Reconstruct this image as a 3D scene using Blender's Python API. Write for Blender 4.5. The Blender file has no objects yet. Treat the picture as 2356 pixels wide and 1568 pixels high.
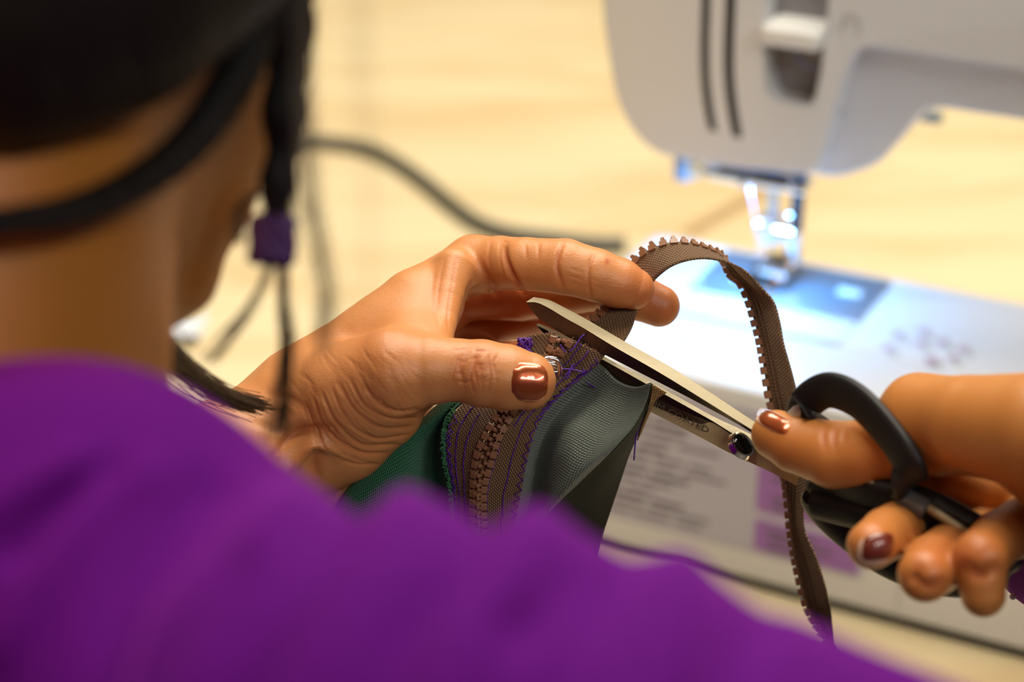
import bpy, bmesh, math, random
import numpy as np
from mathutils import Vector, Matrix

random.seed(7); RNG = np.random.default_rng(7)
SC = bpy.context.scene
COL = SC.collection
PI = math.pi

# ------------------------------------------------------------------ camera
PITCH = math.radians(26.0)
CAM_Z = 1.26                      # 0.52 m above the table top
TABLE = 0.74
FPX = 70.0 / 36.0 * 2356.0
CW = np.array([0.0, 0.0, CAM_Z])
FW = np.array([0.0, math.cos(PITCH), -math.sin(PITCH)])
UP = np.array([0.0, math.sin(PITCH), math.cos(PITCH)])
cam_d = bpy.data.cameras.new('camera'); cam = bpy.data.objects.new('camera', cam_d); COL.objects.link(cam)
cam.location = CW; cam.rotation_euler = (PI / 2 - PITCH, 0, 0)
cam_d.lens = 70; cam_d.sensor_width = 36; cam_d.clip_start = 0.01; cam_d.clip_end = 50
cam_d.dof.use_dof = True; cam_d.dof.focus_distance = 0.590; cam_d.dof.aperture_fstop = 6.6
SC.camera = cam

# ------------------------------------------------------------------ world, light, exposure
wd = bpy.data.worlds.new('world'); SC.world = wd; wd.use_nodes = True
wb = wd.node_tree.nodes['Background']; wb.inputs[0].default_value = (1.0, 0.86, 0.72, 1); wb.inputs[1].default_value = 0.05

def area(name, loc, target, sx, sy, power, color):
    d = bpy.data.lights.new(name, 'AREA'); d.shape = 'RECTANGLE'; d.size = sx; d.size_y = sy
    d.energy = power; d.color = color
    o = bpy.data.objects.new(name, d); COL.objects.link(o); o.location = loc
    o.rotation_euler = (Vector(target) - Vector(loc)).to_track_quat('-Z', 'Y').to_euler()
    return o
area('ceiling_strip_light', (0.10, 0.75, 2.35), (0.12, 0.72, 0.74), 1.3, 0.22, 24, (1.0, 0.91, 0.77))
area('ceiling_strip_light', (0.30, 1.75, 2.5), (0.30, 1.2, 0.74), 1.8, 0.35, 33, (1.0, 0.91, 0.77))
area('ceiling_strip_light', (1.05, -1.10, 2.4), (0.02, 0.5, 1.02), 1.7, 0.20, 20, (1.0, 0.97, 0.92))
ld = bpy.data.lights.new('neck_fill_spot', 'SPOT'); ld.energy = 8; ld.color = (1.0, 0.52, 0.12); ld.spot_size = math.radians(32); ld.spot_blend = 0.7; ld.shadow_soft_size = 0.06  # unseen warm spot added to brighten the neck
lw = bpy.data.objects.new('neck_fill_spot', ld); COL.objects.link(lw); lw.location = (-0.48, -0.06, 1.38)
lw.rotation_euler = (Vector((-0.21, 0.32, 1.13)) - Vector(lw.location)).to_track_quat('-Z', 'Y').to_euler()

vs = SC.view_settings
vs.view_transform = 'Standard'; vs.look = 'None'; vs.gamma = 1; vs.use_curve_mapping = False
vs.exposure = 0.08
SC.cycles.use_denoising = True
SC.cycles.max_bounces = 8

# ------------------------------------------------------------------ helpers
def pv(px, py, d):
    """photo pixel at distance d (mm along the view) -> millimetres right, up, forward"""
    return np.array([(px - 1178.0) * d / FPX, -(py - 784.0) * d / FPX, d], float)
def pva(a):
    a = np.asarray(a, float)
    return np.stack([(a[..., 0] - 1178) * a[..., 2] / FPX, -(a[..., 1] - 784) * a[..., 2] / FPX, a[..., 2]], -1)
def to_w(p):
    p = np.asarray(p, float) * 0.001
    return CW + p[..., 0:1] * np.array([1.0, 0, 0]) + p[..., 1:2] * UP + p[..., 2:3] * FW
def to_px(p):
    p = np.asarray(p)
    return np.stack([1178 + FPX * p[..., 0] / p[..., 2], 784 - FPX * p[..., 1] / p[..., 2]], -1)

def tag(o, label=None, cat=None, group=None, kind=None):
    for k, v in (('label', label), ('category', cat), ('group', group), ('kind', kind)):
        if v: o[k] = v
    return o
def root(name, loc, label, cat, rz=0, group=None):
    o = bpy.data.objects.new(name, None); COL.objects.link(o); o.location = loc; o.rotation_euler = (0, 0, rz)
    o.empty_display_size = 0.02
    return tag(o, label, cat, group)
def link(name, me, mat, parent=None, smooth=True, local=False):
    """link a mesh; its vertices are world coordinates unless local"""
    o = bpy.data.objects.new(name, me); COL.objects.link(o)
    if mat and not me.materials: me.materials.append(mat)
    if smooth: me.polygons.foreach_set('use_smooth', [True] * len(me.polygons))
    if parent:
        o.parent = parent
        if not local:
            pw = wm(parent)
            me.transform(pw.inverted())
    return o
def wm(o):
    m = Matrix.LocRotScale(o.location, o.rotation_euler, None)
    return wm(o.parent) @ m if o.parent else m
def mesh(verts, faces, name='m'):
    me = bpy.data.meshes.new(name)
    me.from_pydata([tuple(v) for v in np.asarray(verts).tolist()], [], [tuple(f) for f in (faces.tolist() if hasattr(faces, 'tolist') else faces)])
    me.update(); return me
def from_bm(bm, name='m'):
    me = bpy.data.meshes.new(name); bm.to_mesh(me); bm.free(); return me

# ---- materials
def mat(name, color, rough=0.5, metal=0.0, **kw):
    m = bpy.data.materials.new(name); m.use_nodes = True
    b = m.node_tree.nodes['Principled BSDF']
    b.inputs['Base Color'].default_value = (*color, 1); b.inputs['Roughness'].default_value = rough; b.inputs['Metallic'].default_value = metal
    for k, v in kw.items():
        b.inputs[k.replace('_', ' ')].default_value = v
    return m
class NT:
    def __init__(s, m): s.t = m.node_tree; s.b = s.t.nodes['Principled BSDF']
    def n(s, typ, ins=None, **props):
        nd = s.t.nodes.new(typ)
        for k, v in props.items(): setattr(nd, k, v)
        for k, v in (ins or {}).items(): s.set(nd.inputs[k], v)
        return nd
    def set(s, sock, v):
        if hasattr(v, 'is_output') or isinstance(v, bpy.types.NodeSocket): s.t.links.new(v, sock)
        else: sock.default_value = v
    def math(s, op, a, b=None, c=None):
        nd = s.t.nodes.new('ShaderNodeMath'); nd.operation = op
        s.set(nd.inputs[0], a)
        if b is not None: s.set(nd.inputs[1], b)
        if c is not None: s.set(nd.inputs[2], c)
        return nd.outputs[0]
    def mix(s, f, a, b):
        nd = s.t.nodes.new('ShaderNodeMix'); nd.data_type = 'RGBA'
        s.set(nd.inputs[0], f); s.set(nd.inputs[6], a); s.set(nd.inputs[7], b)
        return nd.outputs[2]
    def bump(s, h, strength, dist=0.001, normal=None):
        nd = s.t.nodes.new('ShaderNodeBump'); nd.inputs['Strength'].default_value = strength; nd.inputs['Distance'].default_value = dist
        s.set(nd.inputs['Height'], h)
        if normal is not None: s.set(nd.inputs['Normal'], normal)
        return nd.outputs[0]

def weave(name, c1, c2, rough, cu, cv, strength, dist, twill=0.0, sheen=0.1, spec=0.3):
    """woven cloth: rounded thread cells cu x cv millimetres in the UV map (UV is millimetres)"""
    m = mat(name, c1, rough); g = NT(m)
    uv = g.n('ShaderNodeUVMap').outputs[0]
    sep = g.n('ShaderNodeSeparateXYZ', {0: uv})
    nz = g.n('ShaderNodeTexNoise', {'Vector': uv, 'Scale': 0.55, 'Detail': 3.0})
    u = g.math('DIVIDE', sep.outputs[0], cu); v = g.math('DIVIDE', sep.outputs[1], cv)
    u = g.math('ADD', u, g.math('MULTIPLY', nz.outputs[0], 0.25))
    row = g.math('FLOOR', v)
    u2 = g.math('ADD', u, g.math('MULTIPLY', row, 0.5 if not twill else twill))
    su = g.math('ABSOLUTE', g.math('SINE', g.math('MULTIPLY', u2, PI)))
    sv = g.math('ABSOLUTE', g.math('SINE', g.math('MULTIPLY', v, PI)))
    h = g.math('POWER', g.math('MULTIPLY', su, sv), 0.6)
    n2 = g.n('ShaderNodeTexNoise', {'Vector': uv, 'Scale': 1.6, 'Detail': 2.0})
    f = g.math('MULTIPLY', h, g.math('ADD', g.math('MULTIPLY', n2.outputs[0], 0.9), 0.45))
    col = g.mix(f, (*c2, 1), (*c1, 1))
    g.t.links.new(col, g.b.inputs['Base Color'])
    g.t.links.new(g.bump(h, strength, dist), g.b.inputs['Normal'])
    g.b.inputs['Sheen Weight'].default_value = sheen; g.b.inputs['Sheen Roughness'].default_value = 0.5
    g.b.inputs['Specular IOR Level'].default_value = spec
    return m

def skin_mat():
    m = mat('skin', (0.56, 0.26, 0.115), 0.43); g = NT(m)
    tc = g.n('ShaderNodeTexCoord').outputs['Object']
    n1 = g.n('ShaderNodeTexNoise', {'Vector': tc, 'Scale': 60.0, 'Detail': 4.0})
    n2 = g.n('ShaderNodeTexNoise', {'Vector': tc, 'Scale': 420.0, 'Detail': 3.0})
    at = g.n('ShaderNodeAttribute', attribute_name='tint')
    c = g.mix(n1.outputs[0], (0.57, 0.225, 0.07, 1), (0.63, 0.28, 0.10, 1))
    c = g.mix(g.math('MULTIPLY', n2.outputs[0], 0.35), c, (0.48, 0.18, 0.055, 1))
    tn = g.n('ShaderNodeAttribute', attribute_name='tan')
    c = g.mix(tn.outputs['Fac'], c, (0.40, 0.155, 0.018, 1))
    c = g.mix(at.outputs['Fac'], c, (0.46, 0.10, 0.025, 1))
    g.t.links.new(c, g.b.inputs['Base Color'])
    vor = g.n('ShaderNodeTexVoronoi', {'Vector': tc, 'Scale': 1250.0}, feature='DISTANCE_TO_EDGE')
    mp = g.n('ShaderNodeMapping', {'Vector': tc, 'Rotation': (0.3, 0.5, 0.7), 'Scale': (0.5, 1.5, 1.0)})
    vor2 = g.n('ShaderNodeTexVoronoi', {'Vector': mp.outputs[0], 'Scale': 800.0}, feature='DISTANCE_TO_EDGE')
    hh = g.math('ADD', g.math('MINIMUM', g.math('MULTIPLY', vor.outputs['Distance'], 4.0), 1.0), g.math('MINIMUM', g.math('MULTIPLY', vor2.outputs['Distance'], 5.0), 1.0))
    g.t.links.new(g.bump(hh, 0.11, 0.0004), g.b.inputs['Normal'])
    g.b.inputs['Subsurface Weight'].default_value = 0.3
    g.b.inputs['Subsurface Radius'].default_value = (1.0, 0.28, 0.10)
    g.b.inputs['Subsurface Scale'].default_value = 0.004
    g.b.inputs['Specular IOR Level'].default_value = 0.45
    return m

M = {}
M['skin'] = skin_mat()
M['purple_cloth'] = mat('purple_cloth', (0.078, 0.0001, 0.132), 0.85, 0, Sheen_Weight=0.4, Sheen_Roughness=0.4, Sheen_Tint=(0.70, 0.08, 0.9, 1), Specular_IOR_Level=0.1)
M['hair'] = mat('hair', (0.005, 0.003, 0.002), 0.6, Specular_IOR_Level=0.25)
def _hair_bump():
    g = NT(M['hair']); tc = g.n('ShaderNodeTexCoord').outputs['Object']
    mp = g.n('ShaderNodeMapping', {'Vector': tc, 'Rotation': (0.4, 0.3, 0.9), 'Scale': (900, 60, 120)})
    n = g.n('ShaderNodeTexNoise', {'Vector': mp.outputs[0], 'Scale': 1.0, 'Detail': 3.0})
    g.t.links.new(g.bump(n.outputs[0], 0.6, 0.002), g.b.inputs['Normal'])
_hair_bump()
M['hair_thin'] = mat('hair_thin', (0.035, 0.022, 0.012), 0.42)
M['tie'] = mat('hair_tie_purple', (0.06, 0.015, 0.10), 0.7)
M['nail'] = mat('nail_plate', (0.62, 0.40, 0.28), 0.25)
M['polish'] = mat('copper_polish', (0.36, 0.075, 0.016), 0.30, 0.55, Coat_Weight=1.0, Coat_Roughness=0.05)
M['polish_dark'] = mat('dark_red_polish', (0.15, 0.022, 0.008), 0.35, 0.1, Coat_Weight=0.5)
M['tape'] = weave('zipper_tape', (0.33, 0.175, 0.07), (0.07, 0.032, 0.011), 0.55, 1.05, 0.62, 0.9, 0.0006, spec=0.45)
M['tooth'] = mat('tooth_plastic', (0.24, 0.11, 0.055), 0.36)
M['green'] = weave('green_twill', (0.03, 0.28, 0.12), (0.001, 0.022, 0.010), 0.6, 0.85, 0.62, 0.9, 0.0006, twill=0.36, sheen=0.15)
M['sage'] = weave('grey_green_lining', (0.17, 0.20, 0.15), (0.03, 0.045, 0.028), 0.42, 0.82, 0.82, 0.7, 0.0005, twill=0.0001, sheen=0.25, spec=0.6)
M['olive'] = weave('olive_cloth', (0.032, 0.034, 0.009), (0.012, 0.013, 0.003), 0.8, 0.8, 0.8, 0.6, 0.0005, sheen=0.05)
M['thread'] = mat('purple_thread', (0.075, 0.012, 0.25), 0.5)
M['fringe'] = mat('green_fringe', (0.05, 0.20, 0.085), 0.8)
M['tan'] = weave('tan_twill', (0.60, 0.36, 0.13), (0.28, 0.14, 0.04), 0.7, 0.7, 0.7, 0.8, 0.0005)
M['chrome'] = mat('chrome', (0.80, 0.78, 0.75), 0.12, 1.0)
M['black_plastic'] = mat('black_plastic', (0.007, 0.007, 0.008), 0.5, Specular_IOR_Level=0.35)
M['grey_plastic'] = mat('grey_plastic', (0.16, 0.17, 0.17), 0.45)
M['white_plastic'] = mat('white_plastic', (0.70, 0.71, 0.73), 0.35)
M['dark_grey'] = mat('dark_grey_plastic', (0.03, 0.03, 0.034), 0.4)
M['button'] = mat('pearl_button', (0.8, 0.8, 0.78), 0.25)

def metal_brushed(name, c, rough):
    m = mat(name, c, rough, 1.0); g = NT(m)
    tc = g.n('ShaderNodeTexCoord').outputs['Object']
    mp = g.n('ShaderNodeMapping', {'Vector': tc, 'Rotation': (0, 0.5, 0), 'Scale': (150, 900, 900)})
    n = g.n('ShaderNodeTexNoise', {'Vector': mp.outputs[0], 'Scale': 1.0, 'Detail': 4.0})
    r = g.math('ADD', g.math('MULTIPLY', n.outputs[0], 0.22), rough - 0.08)
    g.t.links.new(r, g.b.inputs['Roughness'])
    g.t.links.new(g.bump(n.outputs[0], 0.12, 0.0003), g.b.inputs['Normal'])
    return m
M['gold_steel'] = metal_brushed('gold_coated_steel', (0.36, 0.30, 0.18), 0.5); M['gold_steel'].node_tree.nodes['Principled BSDF'].inputs['Metallic'].default_value = 0.2
M['shaded_steel'] = metal_brushed('shaded_blade_steel', (0.10, 0.075, 0.055), 0.40)  # darker steel copy: blade faces' shade and dark reflection put into the colour
M['gold_face'] = metal_brushed('gold_blade_face', (0.62, 0.50, 0.25), 0.5); M['gold_face'].node_tree.nodes['Principled BSDF'].inputs['Metallic'].default_value = 0.15
M['ink'] = mat('etched_ink', (0.10, 0.08, 0.05), 0.6)

def wood():
    m = mat('pale_plywood', (0.74, 0.56, 0.32), 0.55); g = NT(m)
    tc = g.n('ShaderNodeTexCoord').outputs['Object']
    mp = g.n('ShaderNodeMapping', {'Vector': tc, 'Rotation': (0, 0, 0.5), 'Scale': (2.2, 9.0, 1.0)})
    n1 = g.n('ShaderNodeTexNoise', {'Vector': mp.outputs[0], 'Scale': 1.6, 'Detail': 5.0, 'Distortion': 0.8})
    mp2 = g.n('ShaderNodeMapping', {'Vector': tc, 'Rotation': (0, 0, 0.5), 'Scale': (3.0, 5.0, 1.0)})
    n2 = g.n('ShaderNodeTexNoise', {'Vector': mp2.outputs[0], 'Scale': 2.2, 'Detail': 2.0})
    r1 = g.n('ShaderNodeValToRGB', {0: n1.outputs[0]})
    e = r1.color_ramp.elements; e[0].position = 0.32; e[0].color = (0.62, 0.455, 0.23, 1); e[1].position = 0.55; e[1].color = (0.705, 0.58, 0.345, 1)
    k = g.n('ShaderNodeValToRGB', {0: n2.outputs[0]})
    e = k.color_ramp.elements; e[0].position = 0.63; e[0].color = (0, 0, 0, 1); e[1].position = 0.80; e[1].color = (1, 1, 1, 1)
    c = g.mix(g.math('MULTIPLY', k.outputs[0], 0.55), r1.outputs[0], (0.50, 0.30, 0.14, 1))
    g.t.links.new(c, g.b.inputs['Base Color'])
    return m
M['wood'] = wood()

# ---- signed distance modelling (all in view millimetres)
class SDF:
    def __init__(s, hard=False): s.ops = []; s.hard = hard
    def cone(s, a, b, ra, rb, k=2.0, flat=None, sub=False):
        s.ops.append(('c', np.asarray(a, float), np.asarray(b, float), ra, rb, k, flat, sub)); return s
    def chain(s, pts, k=2.0, flat=None, sub=False):
        """pts: (px, py, D, r)"""
        if s.hard and not sub:
            s.ops.append(('h', [(pv(*p[:3]), pv(*q[:3]), p[3], q[3]) for p, q in zip(pts[:-1], pts[1:])], k)); return s
        for p, q in zip(pts[:-1], pts[1:]):
            s.cone(pv(*p[:3]), pv(*q[:3]), p[3], q[3], k, flat, sub)
        return s
    def ell(s, c, axes, rad, k=2.0, sub=False):
        s.ops.append(('e', np.asarray(c, float), np.asarray(axes, float), np.asarray(rad, float), k, sub)); return s
    def __call__(s, p):
        out = np.full(len(p), 1e3, np.float32)
        p = p.astype(np.float32)
        for o in s.ops:
            sub = False
            if o[0] == 'h':                                   # a limb: its segments meet without swelling
                d = None; k = o[2]
                for a, b, ra, rb in o[1]:
                    ba = (b - a).astype(np.float32); L = max(float(ba @ ba), 1e-9); q = p - a.astype(np.float32)
                    h = np.clip(q @ ba / L, 0, 1); q = q - h[:, None] * ba
                    e = np.sqrt((q * q).sum(1)) - (ra + (rb - ra) * h)
                    if d is None: d = e
                    else:
                        hh = np.maximum(0.8 - np.abs(d - e), 0) / 0.8; d = np.minimum(d, e) - hh * hh * 0.2
            elif o[0] == 'c':
                _, a, b, ra, rb, k, flat, sub = o
                ba = (b - a).astype(np.float32); L = max(float(ba @ ba), 1e-9)
                q = p - a.astype(np.float32)
                h = np.clip(q @ ba / L, 0, 1)
                q = q - h[:, None] * ba
                if flat is not None:
                    n, f = flat; n = np.asarray(n, np.float32)
                    q = q + (q @ n)[:, None] * n * (f - 1)
                d = np.sqrt((q * q).sum(1)) - (ra + (rb - ra) * h)
            else:
                _, c, ax, rad, k, sub = o
                q = (p - c.astype(np.float32)) @ ax.T.astype(np.float32)
                q = q / rad.astype(np.float32)
                l = np.sqrt((q * q).sum(1)) + 1e-6
                g = np.sqrt(((q / rad.astype(np.float32)) ** 2).sum(1)) + 1e-6
                d = l * (l - 1) / g
            if sub:
                d = -d
                hh = np.maximum(k - np.abs(out - d), 0) / k
                out = np.maximum(out, d) + hh * hh * k * 0.25
            else:
                hh = np.maximum(k - np.abs(out - d), 0) / k
                out = np.minimum(out, d) - hh * hh * k * 0.25
        return out
    def grad(s, p, e=0.15):
        g = np.stack([s(p + np.eye(3)[i] * e) - s(p - np.eye(3)[i] * e) for i in range(3)], 1)
        return g / (np.linalg.norm(g, axis=1, keepdims=True) + 1e-9)

def surface(f, lo, hi, h):
    """surface nets: returns view-mm vertices, outward normals and quads (world orientation)"""
    lo = np.asarray(lo, float); B = 4
    nb = np.ceil((np.asarray(hi, float) - lo) / (B * h)).astype(int) + 1
    ax = [lo[i] + h * (B * np.arange(nb[i]) + 1.5) for i in range(3)]
    C = np.stack(np.meshgrid(*ax, indexing='ij'), -1).reshape(-1, 3)
    dc = np.concatenate([f(c) for c in np.array_split(C, max(1, len(C) // 300000))]).reshape(nb)
    act = np.abs(dc) < 9 * h
    val = dc.repeat(B, 0).repeat(B, 1).repeat(B, 2)
    am = act.repeat(B, 0).repeat(B, 1).repeat(B, 2)
    idx = np.argwhere(am)
    P = lo + idx * h
    val[am] = np.concatenate([f(c) for c in np.array_split(P, max(1, len(P) // 300000))])
    s = val < 0
    n = np.array(s.shape)
    cs = np.zeros(n - 1, np.int8)
    for dx in (0, 1):
        for dy in (0, 1):
            for dz in (0, 1):
                cs += s[dx:n[0] - 1 + dx, dy:n[1] - 1 + dy, dz:n[2] - 1 + dz]
    cells = np.argwhere((cs > 0) & (cs < 8))
    vid = np.full(n - 1, -1, np.int64); vid[tuple(cells.T)] = np.arange(len(cells))
    acc = np.zeros((len(cells), 3)); cnt = np.zeros(len(cells))
    for a in range(3):
        o1, o2 = [(1, 2), (0, 2), (0, 1)][a]
        for i in (0, 1):
            for j in (0, 1):
                off = np.zeros(3, int); off[o1] = i; off[o2] = j
                c0 = cells + off; c1 = c0.copy(); c1[:, a] += 1
                v0 = val[tuple(c0.T)]; v1 = val[tuple(c1.T)]
                m = (v0 < 0) != (v1 < 0)
                t = np.where(m, v0 / np.where(m, v0 - v1, 1), 0)
                pt = c0.astype(float); pt[:, a] += t
                acc[m] += pt[m]; cnt[m] += 1
    V = lo + h * acc / cnt[:, None]
    F = []
    for a in range(3):
        o1, o2 = [(1, 2), (2, 0), (0, 1)][a]
        sl0 = [slice(None)] * 3; sl1 = [slice(None)] * 3
        sl0[a] = slice(0, -1); sl1[a] = slice(1, None)
        e = np.argwhere(s[tuple(sl0)] != s[tuple(sl1)])
        e = e[(e[:, o1] > 0) & (e[:, o2] > 0) & (e[:, o1] < n[o1] - 1) & (e[:, o2] < n[o2] - 1)]
        inside = s[tuple(e.T)]
        d1 = np.zeros(3, int); d1[o1] = 1; d2 = np.zeros(3, int); d2[o2] = 1
        q = np.stack([vid[tuple((e - d1 - d2).T)], vid[tuple((e - d2).T)], vid[tuple(e.T)], vid[tuple((e - d1).T)]], 1)
        q[inside] = q[inside]; q[~inside] = q[~inside][:, ::-1]
        F.append(q)
    F = np.concatenate(F); F = F[(F >= 0).all(1)][:, ::-1]
    g = f.grad(V) if hasattr(f, 'grad') else None
    if g is not None:
        V = V - g * np.clip(f(V), -h, h)[:, None]
    return V, g, F

def seg_dist(P2, line):
    """distance of 2D points to a polyline"""
    line = np.asarray(line, float); best = np.full(len(P2), 1e9)
    for a, b in zip(line[:-1], line[1:]):
        ba = b - a; h = np.clip(((P2 - a) @ ba) / (ba @ ba + 1e-9), 0, 1)
        best = np.minimum(best, np.linalg.norm(P2 - a - h[:, None] * ba, axis=1))
    return best
def catmull(pts, n):
    pts = np.asarray(pts, float); m = len(pts)
    t = np.linspace(0, m - 1, n); i = np.clip(t.astype(int), 0, m - 2); u = (t - i)[:, None]
    p0 = pts[np.maximum(i - 1, 0)]; p1 = pts[i]; p2 = pts[i + 1]; p3 = pts[np.minimum(i + 2, m - 1)]
    p0 = np.where((i == 0)[:, None], 2 * p1 - p2, p0); p3 = np.where((i == m - 2)[:, None], 2 * p2 - p1, p3)
    return 0.5 * (2 * p1 + (p2 - p0) * u + (2 * p0 - 5 * p1 + 4 * p2 - p3) * u ** 2 + (3 * p1 - p0 - 3 * p2 + p3) * u ** 3)
def crease(V, N, tint, lines, width, depth, tamt=0.0, facing=0.05, dmax=1e9, taper=True):
    """press grooves (depth>0) or ridges (depth<0), millimetres, along lines drawn over the camera-side surface"""
    px = to_px(V); view = -V / np.linalg.norm(V, axis=1, keepdims=True)
    ok = ((N * view).sum(1) > facing) & (V[:, 2] < dmax)
    for ln in lines:
        c = catmull(ln, 24) if len(ln) > 2 else np.asarray(ln, float)
        w = width * FPX / 600
        bb = ok & (px[:, 0] > c[:, 0].min() - 3 * w) & (px[:, 0] < c[:, 0].max() + 3 * w) & (px[:, 1] > c[:, 1].min() - 3 * w) & (px[:, 1] < c[:, 1].max() + 3 * w)
        i = np.where(bb)[0]
        if not len(i): continue
        d = seg_dist(px[i], c)
        k = np.exp(-(d / w) ** 2)
        if taper:
            e = np.minimum(np.linalg.norm(px[i] - c[0], axis=1), np.linalg.norm(px[i] - c[-1], axis=1))
            k *= np.clip(e / (6 * w), 0, 1) ** 0.5
        V[i] -= N[i] * (k * depth)[:, None]
        tint[i] = np.maximum(tint[i], k * tamt)

# ---- lofted cloth strips
class Loft:
    def __init__(s, curves, n, m, sag=0.0):
        cs = [catmull(pva(c), n * 3) for c in curves]
        A = np.stack(cs, 1)                                   # along x across
        mid = A.mean(1); L = np.r_[0, np.cumsum(np.linalg.norm(np.diff(mid, axis=0), axis=1))]
        t = np.linspace(0, L[-1], n)
        A = np.stack([np.stack([np.interp(t, L, A[:, j, k]) for k in range(3)], -1) for j in range(A.shape[1])], 1)
        s.P = np.stack([catmull(A[i], m) if A.shape[1] > 2 else A[i, 0] + np.linspace(0, 1, m)[:, None] * (A[i, 1] - A[i, 0]) for i in range(n)], 0)
        s.n, s.m, s.len = n, m, L[-1]
        du = np.gradient(s.P, axis=0); dv = np.gradient(s.P, axis=1)
        N = np.cross(du, dv); s.N = N / (np.linalg.norm(N, axis=-1, keepdims=True) + 1e-9)
        w = np.linalg.norm(np.diff(s.P, axis=1), axis=-1)
        s.V = np.concatenate([np.zeros((n, 1)), np.cumsum(w, 1)], 1)
        s.U = np.repeat(np.linspace(0, L[-1], n)[:, None], m, 1)
        if (s.N[..., 2].mean()) > 0: s.N = -s.N               # towards the camera
    def at(s, t, w):
        """t along 0..1, w across 0..1 -> point, normal, tangent, across"""
        x = min(max(t, 0), 1) * (s.n - 1); y = min(max(w, 0), 1) * (s.m - 1)
        i = min(int(x), s.n - 2); j = min(int(y), s.m - 2); a = x - i; b = y - j
        f = lambda G: (G[i, j] * (1 - a) + G[i + 1, j] * a) * (1 - b) + (G[i, j + 1] * (1 - a) + G[i + 1, j + 1] * a) * b
        p = f(s.P); nn = f(s.N); nn /= np.linalg.norm(nn) + 1e-9
        tg = s.P[i + 1, j] - s.P[i, j]; tg /= np.linalg.norm(tg) + 1e-9
        ac = np.cross(nn, tg); 
        if ac @ (s.P[i, j + 1] - s.P[i, j]) < 0: ac = -ac
        return p, nn, tg, ac
    def mesh(s, th=0.6):
        n, m = s.n, s.m
        top = s.P + s.N * th / 2; bot = s.P - s.N * th / 2
        V = np.concatenate([top.reshape(-1, 3), bot.reshape(-1, 3)])
        uv = np.stack([s.U, s.V], -1).reshape(-1, 2); uv = np.concatenate([uv, uv])
        I = np.arange(n * m).reshape(n, m); K = n * m
        f = np.stack([I[:-1, :-1], I[1:, :-1], I[1:, 1:], I[:-1, 1:]], -1).reshape(-1, 4)
        F = [f, f[:, ::-1] + K]
        for e in (I[0], I[-1][::-1], I[:, 0][::-1], I[:, -1]):
            F.append(np.stack([e[:-1], e[1:], e[1:] + K, e[:-1] + K], -1))
        F = np.concatenate(F)
        me = mesh(to_w(V), F)
        bm = bmesh.new(); bm.from_mesh(me); bmesh.ops.recalc_face_normals(bm, faces=bm.faces); bm.to_mesh(me); bm.free()
        ul = me.uv_layers.new(name='UVMap')
        li = np.zeros(len(me.loops), np.int32); me.loops.foreach_get('vertex_index', li)
        ul.data.foreach_set('uv', uv[li].ravel())
        return me

def tube_mesh(paths, radius, sides=6, view=True, closed=False):
    """one mesh of round tubes; radius a number or a function of 0..1"""
    V, F = [], []; base = 0
    for P in paths:
        P = np.asarray(P, float); n = len(P)
        T = np.gradient(P, axis=0)
        if closed: T = np.roll(P, -1, 0) - np.roll(P, 1, 0)
        T /= np.linalg.norm(T, axis=1, keepdims=True) + 1e-9
        up = np.array([0.2, 0.3, 0.93]); nrm = None
        for i in range(n):
            a = np.cross(T[i], up if nrm is None else np.cross(nrm, T[i])); 
            if nrm is not None: a = nrm - (nrm @ T[i]) * T[i]
            a /= np.linalg.norm(a) + 1e-9; nrm = a; b = np.cross(T[i], a)
            r = radius(i / (n - 1)) if callable(radius) else radius
            for k in range(sides):
                an = 2 * PI * k / sides
                V.append(P[i] + r * (math.cos(an) * a + math.sin(an) * b))
        for i in range(n if closed else n - 1):
            for k in range(sides):
                i2 = (i + 1) % n
                F.append((base + i * sides + k, base + i * sides + (k + 1) % sides, base + i2 * sides + (k + 1) % sides, base + i2 * sides + k))
        if not closed:
            F.append(tuple(base + k for k in range(sides))[::-1]); F.append(tuple(base + (n - 1) * sides + k for k in range(sides)))
        base += n * sides
    V = np.array(V)
    me = mesh(to_w(V) if view else V, F)
    bm = bmesh.new(); bm.from_mesh(me); bmesh.ops.recalc_face_normals(bm, faces=bm.faces); bm.to_mesh(me); bm.free()
    return me
def hull_strip(rings, closed_ends=True):
    """mesh from a list of equal-length rings of view-mm points"""
    R = np.asarray(rings, float); n, m = R.shape[:2]
    V = R.reshape(-1, 3); F = []
    for i in range(n - 1):
        for k in range(m):
            F.append((i * m + k, i * m + (k + 1) % m, (i + 1) * m + (k + 1) % m, (i + 1) * m + k))
    F.append(tuple(range(m))[::-1]); F.append(tuple((n - 1) * m + k for k in range(m)))
    me = mesh(to_w(V), F)
    bm = bmesh.new(); bm.from_mesh(me); bmesh.ops.recalc_face_normals(bm, faces=bm.faces); bm.to_mesh(me); bm.free()
    return me
def box_bm(bm, x0, x1, y0, y1, z0, z1, bev=0.0, seg=2):
    b = bmesh.new(); bmesh.ops.create_cube(b, size=1)
    for v in b.verts:
        v.co = Vector(((x0 + x1) / 2 + v.co.x * (x1 - x0), (y0 + y1) / 2 + v.co.y * (y1 - y0), (z0 + z1) / 2 + v.co.z * (z1 - z0)))
    if bev: bmesh.ops.bevel(b, geom=b.edges[:], offset=bev, segments=seg, affect='EDGES', profile=0.6)
    me = from_bm(b); bm.from_mesh(me); bpy.data.meshes.remove(me)
    return bm

# ================================================================== the setting
bm = bmesh.new(); box_bm(bm, -3, 3, -2.5, 4, -0.05, 0)
fl = link('floor', from_bm(bm), mat('grey_floor', (0.22, 0.19, 0.16), 0.6), smooth=False); tag(fl, kind='structure')
bm = bmesh.new(); box_bm(bm, -3, 3, 4, 4.1, 0, 2.8)
wl = link('wall_back', from_bm(bm), mat('cream_wall', (0.62, 0.56, 0.46), 0.8), smooth=False); tag(wl, kind='structure')

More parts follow.
